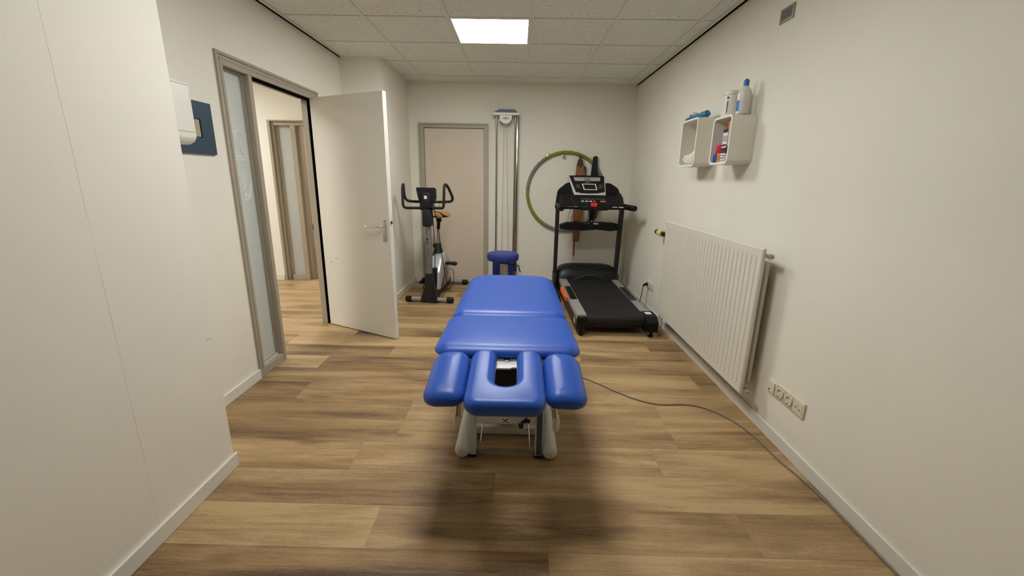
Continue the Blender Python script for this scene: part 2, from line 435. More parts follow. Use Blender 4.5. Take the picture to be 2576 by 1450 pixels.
# ------------------------------------------------------------------ floor
def build_floor():
    bm = nb(); col = bm.loops.layers.float_color.new('tone')
    y0, pw, L_ = 1.293, .2185, 1.505
    joints = {-1: .139, 0: -.555, 1: -.081, 2: .721, 3: .885-.01, 4: -.628, 5: -1.374, 6: 1.263, 7: -1.435, 8: -.986, 9: 1.116}
    tones = {(-1, 0): .04, (-1, 1): .45, (0, 0): .80, (0, 1): .40, (1, 0): .34, (1, 1): .55, (2, 0): .55, (2, 1): .8, (3, 0): .42, (3, 1): .5,
             (4, 0): .25, (4, 1): .62, (5, 1): .5, (5, 0): .1, (6, 0): .6, (7, 1): .12, (7, 0): .75, (8, 0): .1, (8, 1): .6}
    rnd = random.Random(5)
    for r in range(-14, 34):
        ya = y0+r*pw; yb = ya+pw
        if r <= -14: ya = YR-.2
        j = joints.get(r, rnd.uniform(-.7, .7))
        for k in range(-4, 4):
            xa = j+(k-1)*L_; xb = xa+L_; kk = k
            xa = max(xa, XC-.1); xb = min(xb, XR+.11)
            if xb <= xa: continue
            t = tones.get((r, kk), rnd.choice([.15, .3, .45, .55, .65, .75]))
            g = .00035
            f = bm.faces.new([bm.verts.new(p) for p in ((xa+g, ya+g, 0), (xb-g, ya+g, 0), (xb-g, yb-g, 0), (xa+g, yb-g, 0))])
            s = rnd.random()
            for l in f.loops: l[col] = (t, s, 0, 1)
    # thin dark underlay shows in the hairline joints
    f = bm.faces.new([bm.verts.new(p) for p in ((XC-.1, YR-.2, -.0012), (XR+.11, YR-.2, -.0012), (XR+.11, 8.8, -.0012), (XC-.1, 8.8, -.0012))]); f.material_index = 1
    for l in f.loops: l[col] = (0, 0, 0, 1)
    o = struct('floor', bm, [FLOOR, mat('floor_joint', (112, 90, 62), .8)])
    return o
build_floor()

# ------------------------------------------------------------------ ceiling
def build_ceiling():
    bm = nb(); bars = nb()
    x_lo, x_hi = XL+.024, XR-.024
    lampcells = {(GX+.6, GY), (GX+.6, GY-1.8)}
    i0 = [GX+.6*k for k in range(-2, 6)]; j0 = [GY+.6*k for k in range(-9, 4)]
    for x in i0:
        for y in j0:
            if any(abs(x-a) < .01 and abs(y-b_) < .01 for a, b_ in lampcells): continue
            xa, xb, ya, yb = max(x+.012, x_lo), min(x+.588, x_hi), max(y+.012, YR), min(y+.588, YB-.004)
            if xb-xa < .005 or yb-ya < .005: continue
            box(bm, xa, xb, ya, yb, H+.002, H+.018)
    for x in i0:
        if x_lo < x < x_hi: box(bars, x-.012, x+.012, YR, YB-.004, H-.002, H+.001)
    for y in j0:
        if y < YB: box(bars, x_lo, x_hi, y-.012, y+.012, H-.0015, H+.0008)
    # wall angles
    box(bars, XR-.046, XR-.024, YR, YB-.004, H-.003, H-.0005); box(bars, XL+.024, XL+.046, YR, YS, H-.003, H-.0005)
    c = struct('ceiling', bm, CEIL)
    sg = nb(); box(sg, XR-.024, XR-.0005, YR, YB-.004, H-.001, H+.004); struct('gap_shade_right', sg, mat('painted_gap_shade', (5, 5, 5), .9, spec=.05))  # black strip painted as the shade in the open gap beside the wall
    sg = nb(); box(sg, XL+.0005, XL+.024, YN, YS-.0005, H-.001, H+.004); struct('gap_shade_left', sg, MATS['painted_gap_shade'])  # same painted gap shade along the left wall
    obj('ceiling_grid', bars, CBAR, c)
    top = nb(); box(top, XL-.1, XR+.1, YR-.1, YB+.1, 2.66, 2.7)
    obj('void_cover', top, mat('dark_void', (12, 12, 12), .9), c)
    h = nb(); box(h, XC-.1, XL-.107, .4, 8.8, H, H+.03); 
    struct('ceiling_hall', h, CBAR)
build_ceiling()

# ------------------------------------------------------------------ walls
ZT = 2.66
struct('wall_right', bx(XR, XR+.1, YR-.1, YB+.1, 0, ZT), WALL)
bw = nb(); DL, DR, DT = -1.232, -.371, 2.0
box(bw, XS-.3, DL, YB, YB+.1, 0, ZT); box(bw, DR, XR, YB, YB+.1, 0, ZT); box(bw, DL, DR, YB, YB+.1, DT, ZT)
struct('wall_back', bw, WALL)
dw = nb(); OL, OR, OT = 2.640, 3.905, 2.04
box(dw, XL-.107, XL, YR, OL, 0, ZT); box(dw, XL-.107, XL, OR, YS, 0, ZT); box(dw, XL-.107, XL, OL, OR, OT, ZT)
struct('wall_left', dw, WALL)
struct('wall_shaft', bx(XL-.107, XS, YS, YB, 0, ZT), WALL)
wnl = struct('wall_near_left', bx(XL, XN, YR, YN, 0, ZT), WALLC)
obj('scratch', tube(nb(), [(XN+.0002, 1.692, .661), (XN+.0002, 1.706, .665), (XN+.0002, 1.722, .663)], .0006, seg=6), mat('scratch_brown', (104, 84, 62), .8), wnl)
struct('wall_front', bx(XL-.1, XR, YR-.1, YR, 0, ZT), mat('low_bounce_wall', (128, 118, 102), .8, bump=.3, bscale=170))  # unseen wall behind the camera, toned dark to cut bounced light
# corridor and next room
hw = nb(); FL, FRr = -3.07, -1.95; HY = 5.45
box(hw, XC, FL, HY, HY+.14, 0, H); box(hw, FL, FRr, HY, HY+.14, 2.0, H); box(hw, FRr, XL-.107, HY, HY+.14, 0, H)
struct('wall_corridor', hw, mat('corridor_paint', (236, 232, 222), .75, bump=.3, bscale=170))
hx = nb(); box(hx, XC-.1, XC, .4, 8.8, 0, H); box(hx, XC, XL-.107, .3, .4, 0, H)
struct('wall_corridor_end', hx, WALL)
nr = nb(); box(nr, XC, XL-.107, 7.9, 8.0, 0, H); box(nr, XL-.207, XL-.107, HY+.14, 7.9, 0, H)
struct('wall_next_room', nr, mat('pink_cream_paint', (228, 210, 190), .75, bump=.3, bscale=170))

def skirting(name, x0, x1, y0, y1, chx=0, chy=0, h=.07):
    struct(name, bx(x0, x1, y0, y1, 0, h, r=.0025, seg=1), BASEB)
T = .013
skirting('baseboard_right', XR-T, XR, YR, YB, h=.07)
skirting('baseboard_back', DR+.005, XR-T, YB-T, YB)
skirting('baseboard_back_corner', XS+T, DL-.005, YB-T, YB)
skirting('baseboard_shaft', XS, XS+T, YS-T, YB)
skirting('baseboard_shaft_face', XL, XS, YS-T, YS)
skirting('baseboard_left', XL, XL+T, YN, OL-.003)
skirting('baseboard_left_far', XL, XL+T, OR+.003, YS-T)
skirting('baseboard_near_left', XN, XN+T, YR, YN+.012)
skirting('baseboard_corridor', XC, FL-.002, HY-T, HY)
skirting('baseboard_next_room', XC, XL-.21, 7.9-T, 7.9)
skirting('baseboard_front', XN+T, XR-T, YR, YR+T)

# ------------------------------------------------------------------ back door
def door_frame_back():
    bm = nb()
    for a in ((DL, DL+.018, 0, DT), (DR-.018, DR, 0, DT), (DL+.018, DR-.018, DT-.018, DT)):
        box(bm, a[0], a[1], YB-.03, YB+.03, a[2], a[3], r=.002, seg=1)
    for a in ((DL+.018, DL+.062, 0, DT-.018), (DR-.055, DR-.018, 0, DT-.018), (DL+.062, DR-.055, DT-.055, DT-.018)):
        box(bm, a[0], a[1], YB-.018, YB+.05, a[2], a[3], r=.002, seg=1)
    struct('trim_1', bm, GREYFR)
    struct('door_2', bx(DL+.066, DR-.058, YB-.004, YB+.035, .008, DT-.06, r=.002, seg=1), DOORB)
door_frame_back()

# ------------------------------------------------------------------ left doorway: frame, side light, leaf
def left_door():
    bm = nb(); xa, xb = XL-.112, XL+.006
    box(bm, xa, xb, OL, OL+.058, 0, OT, r=.003, seg=1)                  # near jamb
    box(bm, -1.82, -1.772, OR-.13, OR, 0, OT, r=.002, seg=1); box(bm, -1.772, xb, OR-.105, OR, 0, OT, r=.002, seg=1)   # far jamb with rebate
    box(bm, xa, xb, OL+.058, OR-.105, OT-.066, OT, r=.003, seg=1)        # head
    box(bm, xa, xb, 2.935, 2.975, 0, OT-.066, r=.003, seg=1)            # mullion
    box(bm, xa, xb, OL+.058, 2.935, 0, .06, r=.003, seg=1)              # sill rail
    # outer moulding
    for a in ((OL-.006, OL+.012, 0, OT+.006), (OR-.012, OR+.006, 0, OT+.006), (OL+.012, OR-.012, OT-.012, OT+.006)):
        box(bm, XL-.002, XL+.014, a[0], a[1], a[2], a[3], r=.002, seg=1)
    for a in ((OL+.03, OL+.034, .06, OT-.03), (OL+.03, OR-.02, OT-.034, OT-.03)):
        box(bm, XL+.004, XL+.009, a[0], a[1], a[2], a[3])
    # glazing beads
    for a in ((2.698, 2.710, .06, 1.974), (2.923, 2.935, .06, 1.974), (2.71, 2.923, 1.962, 1.974), (2.71, 2.923, .06, .074)):
        box(bm, XL-.045, XL-.028, a[0], a[1], a[2], a[3], r=.001, seg=1)
    tr2 = struct('trim_2', bm, TAUPE)
    k = nb(); box(k, -1.771, -1.748, OR-.124, OR-.106, .004, OT-.068); box(k, -1.771, -1.748, 2.977, OR-.124, OT-.084, OT-.067)  # black strips standing in for the shade in the gap round the leaf
    obj('door_gap_shade', k, mat('painted_door_gap', (3, 3, 3), .9, spec=.05), tr2)
    # white bottom bead that catches the light
    g = struct('window_1', bx(XL-.053, XL-.046, 2.70, 2.933, .062, 1.972), FROST)
    obj('bead', prism(nb(), [(XL-.045, .074), (XL-.026, .066), (XL-.026, .060), (XL-.045, .06)], 2.712, 2.922), WHITEM, g)
    x = XL-.0448
    S = 1
    def stroke(bm, pts, r=.0019, sm=4):
        tube(bm, [(x, a, b_) for a, b_ in pts], r, seg=6, smooth=sm)
    d = nb()
    stroke(d, [(2.888, 1.600), (2.872, 1.622), (2.841, 1.632), (2.807, 1.624), (2.787, 1.6), (2.785, 1.562), (2.807, 1.533), (2.888, 1.457)])
    stroke(d, [(2.888, 1.457), (2.882, 1.446), (2.777, 1.444)], sm=0)
    stroke(d, [(2.878, 1.590), (2.866, 1.603), (2.837, 1.616), (2.813, 1.609), (2.804, 1.593), (2.808, 1.560), (2.880, 1.478)])
    stroke(d, [(2.888, 1.600), (2.878, 1.590)], sm=0); stroke(d, [(2.771, 1.466), (2.880, 1.469)], sm=0); stroke(d, [(2.777, 1.444), (2.771, 1.466)], sm=0)
    obj('numeral_decal', d, LINEW, g)['label'] = 'white outlined figure 2'
    d = nb()
    stroke(d, [(2.8, 1.288), (2.785, 1.323), (2.773, 1.34), (2.765, 1.325), (2.768, 1.29)])
    stroke(d, [(2.823, 1.289), (2.816, 1.323), (2.807, 1.358), (2.8, 1.366), (2.79, 1.358), (2.793, 1.328), (2.8, 1.288)])
    stroke(d, [(2.823, 1.289), (2.828, 1.323), (2.833, 1.355), (2.843, 1.363), (2.851, 1.353), (2.85, 1.319), (2.844, 1.289), (2.825, 1.275), (2.806, 1.266), (2.818, 1.26), (2.828, 1.254), (2.814, 1.228)])
    stroke(d, [(2.813, 1.223), (2.831, 1.237), (2.829, 1.224), (2.826, 1.212), (2.84, 1.227), (2.843, 1.209), (2.853, 1.227), (2.860, 1.211), (2.871, 1.254), (2.883, 1.289), (2.898, 1.292), (2.878, 1.231), (2.862, 1.206), (2.817, 1.191), (2.796, 1.203), (2.775, 1.234), (2.768, 1.268), (2.765, 1.29)])
    obj('hands_decal', d, LINEW, g)['label'] = 'white outline of a small hand inside a large hand'
    # leaf
    a = Vector((-1.745, 3.765, 0)); dv = Vector((.891, -.453, 0)).normalized(); nv = Vector((-dv.y, dv.x, 0))
    mx = Matrix((dv, nv, Vector((0, 0, 1)))).transposed().to_4x4(); mx.translation = a
    lf = nb(); box(lf, .004, .81, 0, .04, .008, 1.978, r=.0015, seg=1); lf.transform(mx)
    door = struct('door_1', lf, DOORM)
    p = nb(); box(p, .735, .777, -.006, 0, .846, 1.022, r=.002); p.transform(mx)
    hp = obj('handle_plate', p, STEEL, door); hp['label'] = 'brushed metal back plate'
    q = nb(); tube(q, [(.757, -.004, .968), (.757, -.04, .968), (.745, -.052, .968), (.70, -.054, .966), (.62, -.05, .962), (.60, -.046, .964)], .0085, smooth=4); q.transform(mx)
    obj('handle', q, CHROME, hp)
    s = nb()
    for z in (1.008, .860):
        cyl(s, (.757, -.0065, z), (.757, -.0055, z), .004, 10)
    s.transform(mx); obj('screw', s, BLACK, hp)
    k = nb(); box(k, .8095, .8115, .010, .031, .86, 1.07, r=.0008, seg=1); k.transform(mx); fp = obj('lock_plate', k, CREAMP, door)
    k = nb(); box(k, .8105, .818, .013, .028, .99, 1.01); k.transform(mx); obj('latch', k, DMETAL, fp)
    for (u, z) in ((.159, .643), (.093, .607)):
        k = nb(); cyl(k, (u, -.0012, z), (u, .001, z), .0045, 12); k.transform(mx); obj('screw_hole', k, DGREY, door)
    for z in (.25, 1.0, 1.78):
        k = nb(); cyl(k, (-1.738, 3.772, z-.04), (-1.738, 3.772, z+.04), .006, 10); obj('hinge', k, STEEL, door)
left_door()

# corridor side: frame, side light with figure 1, blue couch beyond
def corridor():
    bm = nb(); y0, y1 = HY+.03, HY+.12
    box(bm, FL, FL+.03, HY-.002, HY+.14, 0, 2.0); box(bm, FL+.03, FRr, HY-.002, HY+.14, 1.985, 2.0)
    box(bm, FL+.03, FL+.06, y0, y1, 0, 1.985, r=.003, seg=1)
    box(bm, FL+.06, FL+.09, y0+.04, y1, 0, 1.985, r=.003, seg=1)
    box(bm, FL+.06, FRr, y0, y1, 1.94, 1.985, r=.003, seg=1)
    box(bm, -2.81, -2.75, y0, y1, 0, 1.94, r=.003, seg=1)
    box(bm, -2.75, -2.715, y0+.05, y1+.05, 0, 1.94, r=.003, seg=1)
    box(bm, FL+.09, -2.81, y0, y1, 0, .06, r=.003, seg=1)
    box(bm, FRr-.06, FRr, y0, y1, 0, 1.94, r=.003, seg=1)
    struct('trim_3', bm, TAUPE)
    g = struct('window_2', bx(FL+.085, -2.805, y0+.055, y0+.062, .05, 1.95), FROST)
    d = nb(); y = y0+.053
    def st(pts): tube(d, [(a, y, b_) for a, b_ in pts], .0016, seg=6)
    st([(-2.925, 1.66), (-2.895, 1.70), (-2.88, 1.70), (-2.88, 1.55), (-2.895, 1.55), (-2.895, 1.66), (-2.915, 1.64), (-2.925, 1.66)])
    obj('numeral_decal', d, LINEW, g)['label'] = 'white outlined figure 1'
    d = nb()
    st([(-2.94, 1.40), (-2.92, 1.36), (-2.90, 1.32), (-2.87, 1.30), (-2.855, 1.34), (-2.86, 1.42), (-2.87, 1.38), (-2.88, 1.44), (-2.89, 1.38), (-2.905, 1.43), (-2.91, 1.37), (-2.94, 1.40)])
    obj('hands_decal', d, LINEW, g)
    c = thing('treatment_couch', 'dark blue couch end seen in the room beyond the corridor', 'treatment table', (-2.6, 6.75, 0))
    obj('mattress', pad(nb(), [(-3.18, 6.45, .05), (-2.1, 6.45, .05), (-2.1, 7.1, .05), (-3.18, 7.1, .05)], .62, .08, .02, mx=None), mat('navy_leatherette', (28, 30, 84), .4), c)
    fr = nb(); box(fr, -3.05, -2.2, 6.55, 7.0, .49, .54)
    obj('frame', fr, DGREY, c)
    for x in (-3.12, -2.2):
        obj('leg', tube(nb(), [(x, 6.52, .5), (x, 6.52, .03)], .02), DGREY, c) if x > -3 else obj('leg', tube(nb(), [(x+.1, 6.6, .5), (x+.1, 6.6, .03)], .02), DGREY, c)
        obj('leg', tube(nb(), [(x+.1, 6.98, .5), (x+.1, 6.98, .03)], .02), DGREY, c)
    b_ = nb(); box(b_, -3.18, -2.2, 6.49, 6.53, .12, .15, r=.005); obj('foot_bar', b_, CHROME, c)
    b_ = nb(); box(b_, -3.12, -2.3, 6.48, 6.54, .0, .03, r=.005); obj('base', b_, BLACK, c)
corridor()

# ------------------------------------------------------------------ treatment table
def table():
    cx = -.033
    t = thing('treatment_table', 'large blue padded treatment table on white frame in the middle of the room', 'treatment table', (cx, 2.4, 0))
    # pads
    far = [(cx-.324, 2.235, .07), (cx+.324, 2.235, .07), (cx+.308, 3.235, .16), (cx-.308, 3.235, .16)]
    obj('foot_cushion', pad(nb(), far, .638, .055, .062, dome=((.012, .0008), (.06, .003), (.12, .004)), edge_h=.040, br=.014), LEATHER, t)
    mid = [(cx-.333, 1.735, .07), (cx+.333, 1.735, .07), (cx+.326, 2.227, .07), (cx-.326, 2.227, .07)]
    obj('seat_cushion', pad(nb(), mid, .638, .052, .060, dome=((.012, .0008), (.05, .003), (.1, .004)), edge_h=.038, br=.014), LEATHER, t)
    # head cushion with breathing slot open towards the seat cushion
    hw_, sw = .153, .043
    def head_crown(x, y):
        t_ = max(0, min(1, (y+.285)/.12)); t_ = t_*t_*(3-2*t_)
        return t_*.011*((abs(x)-.097)/.056)**2 + (1-t_)*.008*(x/.153)**2
    def hinge(yh, zh, deg): return Matrix.Translation((cx, yh, zh)) @ Matrix.Rotation(math.radians(deg), 4, 'X')
    L_ = .374
    slot = [(sw, 0, .034), (sw, -.266, .0428), (-sw, -.266, .0428), (-sw, 0, .034)]
    pts = [(-hw_, 0, .05), (-hw_+.001, -L_-.012, .05), (hw_-.001, -L_-.012, .05), (hw_, 0, .05)] + slot
    obj('head_cushion', pad(nb(), pts, 0, .084, .033, br=.030, brh=.042, edge_h=.030, mx=hinge(1.730, .643, 7.6), barrel=head_crown), LEATHER, t)
    for s in (-1, 1):
        ap = [(-.080, .0, .06), (-.084, -.315, .06), (.080, -.315, .05), (.077, .0, .055)]
        if s > 0: ap = [(-x, y, r) for x, y, r in ap][::-1]
        mx = Matrix.Translation((cx+s*.236, 1.724, .641)) @ Matrix.Rotation(math.radians(11.5), 4, 'X') @ Matrix.Rotation(math.radians(s*2.5), 4, 'Y')
        obj('armrest_cushion', pad(nb(), ap, 0, .068, .052, dome=((.010, .0015), (.02, .002)), edge_h=.036, br=.018, mx=mx, barrel=lambda x, y: .014*(x/.08)**2), LEATHER, t)
    # upper frame under the cushions
    fr = nb()
    for s in (-1, 1): box(fr, cx+s*.2-.02, cx+s*.2+.02, 1.78, 3.12, .535, .582, r=.003, seg=1)
    for y in (2.05, 2.23, 3.08): box(fr, cx-.18, cx+.18, y-.02, y+.02, .54, .58, r=.003, seg=1)
    obj('upper_frame', fr, WHITEM, t)
    # white plate seen through the slot; its crossbar is widened to block leaking light
    b_ = nb(); box(b_, cx-.27, cx+.27, 1.738, 1.790, .562, .583, r=.002, seg=1); prism(b_, [(cx-.044, 1.662), (cx+.014, 1.662), (cx+.024, 1.672), (cx+.044, 1.672), (cx+.044, 1.74), (cx-.044, 1.74)], .570, .577, 'xy')
    hp = obj('head_bracket', b_, WHITEM, t)
    b_ = nb(); box(b_, cx-.014, cx+.014, 1.722, 1.741, .5765, .586, r=.002, seg=1); obj('latch', b_, CHROME, hp)
    # head and arm carriers
    for x in (cx-.10, cx+.10):
        b_ = nb(); box(b_, -.012, .012, -.26, .03, -.085, -.066); b_.transform(Matrix.Translation((x, 1.722, .642)) @ Matrix.Rotation(math.radians(7.6), 4, 'X')); obj('head_carrier', b_, STEEL, t)
    # motor housing under the bench
    obj('motor_housing', bx(cx-.10, cx+.09, 2.0, 2.75, .10, .40, r=.01), DGREY, t)
    # near uprights, one with a pale and one with a dark front strip
    for x0, x1, mm, lab in ((-.2195, -.1855, mat('pale_green_strip', (200, 214, 206), .35), 'pale green grey front strip'), (.112, .148, mat('slate_strip', (72, 86, 108), .25), 'dark slate front strip')):
        u = obj('leg', bx(x0, x1, 1.85, 1.91, .012, .53, r=.002, seg=1), WHITEM, t)
        c_ = obj('front_strip', bx(x0+.005, x1-.004, 1.8465, 1.850, .018, .50), mm, u); c_['label'] = lab
        obj('rubber_foot', bx(x0-.001, x1+.001, 1.848, 1.912, 0, .012), BLACK, u)
    ap = obj('apron', bx(-.1855, .112, 1.852, 1.878, .189, .265, r=.003, seg=1), WHITEM, t)
    s = nb(); box(s, -.062, -.014, 1.8505, 1.852, .192, .226); lb = obj('sticker', s, LABEL, ap); lb['label'] = 'white sticker with a black X'
    s = nb()
    for a, b2 in (((-.056, .196), (-.022, .220)), ((-.022, .196), (-.056, .220))):
        tube(s, [(a[0], 1.8500, a[1]), (b2[0], 1.8500, b2[1])], .0017, seg=6)
    obj('cross_mark', s, BLACK, lb)
    k = nb(); tube(k, [(.062, 1.85, .222), (.062, 1.825, .222)], .006); tube(k, [(.040, 1.822, .205), (.045, 1.822, .218), (.062, 1.822, .226), (.08, 1.822, .224)], .009, smooth=3)
    lathe(k, [(0, -.015), (.011, -.01), (.014, 0), (.011, .01), (0, .015)], (.038, 1.822, .200)); obj('locking_knob', k, BLACKG, t)
    # side skids
    for x in (-.253, .186):
        k = nb(); rr = .037
        prof_ = [(0, 0), (.012, .001), (.022, .0045), (.030, .011), (.035, .020), (.037, .030), (.037, .05), (.037, 1.17), (.033, 1.19), (.022, 1.20), (0, 1.202)]
        lathe(k, prof_, (x, 1.822, .038), 28, axis=(0, 1, 0)); obj('skid', k, GREYCOV, t)
    # cross feet and lift arms
    for y in (2.05, 2.9): obj('cross_foot', bx(-.253, .186, y-.025, y+.025, .015, .06, r=.004, seg=1), GREYCOV, t)
    for x in (cx-.15, cx+.15):
        k = nb(); tube(k, [(x, 2.9, .08), (x, 2.25, .50)], 1, prof=[(-.025, -.009), (.025, -.009), (.025, .009), (-.025, .009)]); obj('lift_arm', k, WHITEM, t)
    for x in (-.203, .130):
        obj('leg', bx(x-.018, x+.018, 2.93, 2.98, .012, .53, r=.002, seg=1), WHITEM, t)
    # rear apron seen low between the legs
    obj('rear_apron', bx(-.18, .11, 1.99, 2.01, .10, .135, r=.002, seg=1), GREYCOV, t)
    # foot stirrup
    k = nb(); tube(k, [(-.155, 2.0, .13), (-.168, 1.885, .030), (-.168, 1.875, .026)], .0035, seg=8); tube(k, [(.078, 2.0, .13), (.086, 1.885, .030), (.086, 1.875, .026)], .0035, seg=8)
    tube(k, [(-.172, 1.876, .026), (.090, 1.876, .026)], .0055); obj('foot_stirrup', k, CHROME, t)
    # armrest struts with grey tips
    for s, x0, x1 in ((-1, -.235, -.262), (1, .168, .196)):
        k = nb(); tube(k, [(x0, 1.66, .53), (x1, 1.73, .30)], .008); tube(k, [(x0+s*-.014, 1.66, .53), (x1-s*.014, 1.73, .30)], .004); st = obj('armrest_strut', k, CHROME, t)
        k = nb(); lathe(k, [(0, .02), (.012, .018), (.017, 0), (.017, -.035), (.012, -.06), (0, -.066)], (x1, 1.735, .295)); obj('end_cap', k, GREYCOV, st)
table()
tag(obj('power_cable', tube(nb(), [(.16, 2.95, .006), (.32, 2.86, .005), (.496, 2.738, .005), (.591, 2.647, .005), (.699, 2.531, .005), (.805, 2.443, .005), (.917, 2.399, .005), (1.068, 2.405, .005), (1.168, 2.376, .005), (1.245, 2.301, .005),
     (1.305, 2.185, .005), (1.335, 2.051, .005), (1.345, 1.882, .005), (1.365, 1.764, .005), (1.384, 1.633, .005), (1.39, 1.463, .005), (1.392, 1.338, .005), (1.394, 1.2, .005), (1.394, .9, .005)], .0042, seg=8, smooth=5), mat('grey_cable', (132, 122, 108), .5)),
    'thin grey cable running over the wooden floor from the treatment table to the right wall', 'cable')

# ------------------------------------------------------------------ stool
def stool():
    x, y = -.147, 4.52
    t = thing('stool', 'round dark blue stool behind the treatment table', 'stool', (x, y, 0))
    s = nb(); lathe(s, [(0, -.003), (.155, 0), (.168, .01), (.172, .022), (.172, .058), (.165, .073), (.15, .08), (.08, .083), (0, .084)], (x, y, .500), 48)
    obj('seat', s, mat('stool_leatherette', (26, 46, 128), .4, bump=.1, bscale=400), t)
    obj('seat_plate', lathe(nb(), [(.05, 0), (.035, -.03), (.02, -.04), (.0, -.04)][::-1], (x, y, .5)), BLACK, t)
    k = nb(); cyl(k, (x, y, .24), (x, y, .47), .013); obj('gas_spring', k, STEEL, t)
    k = nb(); cyl(k, (x, y, .09), (x, y, .26), .025); obj('column', k, BLACK, t)
    k = nb(); tube(k, [(x+.02, y, .462), (x+.1, y-.01, .455), (x+.15, y-.015, .45)], .004, seg=8); obj('height_lever', k, BLACK, t)
    for i in range(5):
        a = 2*PI*i/5+.3; dx, dy = math.cos(a), math.sin(a)
        l = obj('leg', tube(nb(), [(x+dx*.02, y+dy*.02, .11), (x+dx*.25, y+dy*.25, .07)], .017), BLACK, t)
        c_ = nb(); cyl(c_, (x+dx*.25-dy*.012, y+dy*.25+dx*.012, .025), (x+dx*.25+dy*.012, y+dy*.25-dx*.012, .025), .025); cyl(c_, (x+dx*.25, y+dy*.25, .03), (x+dx*.25, y+dy*.25, .065), .006); obj('caster', c_, BLACK, l)
stool()

# ------------------------------------------------------------------ pulley unit on the back wall
def pulley():
    xc = -.158; yb = YB
    t = thing('wall_pulley', 'tall chrome wall pulley with white top bracket and blue weight housing', 'pulley station', (xc, yb-.1, 0))
    k = nb(); box(k, xc-.158, xc+.158, yb-.14, yb-.005, 2.086, 2.114, r=.003, seg=1); br = obj('bracket', k, WHITEM, t)
    k = nb(); prism(k, [(xc-.15, 2.114), (xc+.15, 2.114), (xc+.10, 2.150), (xc-.08, 2.150)], yb-.135, yb-.008); obj('bracket_cover', k, NAVY, br)
    k = nb()
    pts = [(xc-.07+.0, 2.086)] + [(xc-.002+.072*math.cos(PI+PI*i/16), 2.058+.066*math.sin(PI+PI*i/16)) for i in range(17)] + [(xc+.07, 2.086)]
    prism(k, pts, yb-.128, yb-.10); hd = obj('pulley_housing', k, WHITEM, t)
    k = nb(); box(k, xc-.042, xc+.036, yb-.1292, yb-.128, 2.050, 2.056); box(k, xc-.006, xc, yb-.1292, yb-.128, 2.056, 2.075); box(k, xc-.03, xc+.024, yb-.1292, yb-.128, 2.040, 2.043); obj('printed_mark', k, DGREY, hd)
    k = nb(); cyl(k, (xc-.062, yb-.105, 2.006), (xc-.062, yb-.08, 2.006), .007, 10); obj('rivet', k, BLACK, hd)
    # posts
    obj('post', tube(nb(), [(xc-.112, yb-.075, .02), (xc-.112, yb-.075, 2.088)], .0105, seg=16), mat('post_chrome', (170, 166, 158), .18, metal=1), t)
    obj('post', tube(nb(), [(xc+.112, yb-.075, .02), (xc+.112, yb-.075, 2.088)], .0105, seg=16), MATS['post_chrome'], t)
    k = nb(); box(k, xc+.126, xc+.156, yb-.10, yb-.055, .02, 2.088, r=.004, seg=2); obj('post', k, MATS['post_chrome'], t)
    for z in (2.0, .9):
        for sx in (-.112, .135):
            k = nb(); box(k, xc+sx-.012, xc+sx+.012, yb-.07, yb, z-.02, z+.02, r=.002, seg=1); obj('wall_clamp', k, STEEL, t)
    for x0, x1 in ((xc-.022, xc-.035), (xc+.012, xc+.045)):
        k = nb(); P = []
        for i in range(60):
            f = i/59; P.append((x0+(x1-x0)*f+.0012*math.sin(i*2.1), yb-.112, 2.0-(2.0-.36)*f))
        tube(k, P, .0032, seg=6); obj('rope', k, mat('rope', (196, 188, 166), .8, bump=.6, bscale=400), t)
    # weight housing
    yh0, yh1 = yb-.20, yb-.03
    k = nb(); box(k, xc-.145, xc-.062, yh0, yh1, .02, .335, r=.012); box(k, xc+.062, xc+.118, yh0, yh1, .02, .335, r=.012); box(k, xc-.145, xc+.118, yh0+.002, yh1, .300, .348, r=.012)
    obj('weight_housing', k, mat('housing_blue', (14, 30, 96), .35), t)
    for i in range(10):
        z = .035+i*.0262
        w_ = nb(); box(w_, xc-.056, xc+.056, yh0+.02, yh1-.01, z, z+.017, r=.002, seg=1)
        box(w_, xc-.050, xc+.050, yh0+.03, yh1-.02, z+.017, z+.0262); obj('weight_plate', w_, STEEL, t)
    k = nb(); tube(k, [(xc+.122, yh0+.02, .345), (xc+.122, yh0+.02, .25), (xc+.116, yh0+.018, .235), (xc+.122, yh0+.016, .222)], .0035, seg=8, smooth=3); obj('snap_hook', k, CHROME, t)
    k = nb(); box(k, xc+.128, xc+.165, yh0+.02, yh0+.06, .20, .285, r=.008); tube(k, [(xc+.16, yh0+.04, .27), (xc+.185, yh0+.035, .275), (xc+.195, yh0+.03, .24), (xc+.203, yh0+.03, .205), (xc+.215, yh0+.03, .19)], .008, smooth=4)
    obj('rope_hook', k, NAVY, t)
    k = nb(); box(k, xc-.16, xc+.16, yb-.22, yb-.01, 0, .02, r=.004, seg=1); obj('foot_plate', k, DGREY, t)
pulley()

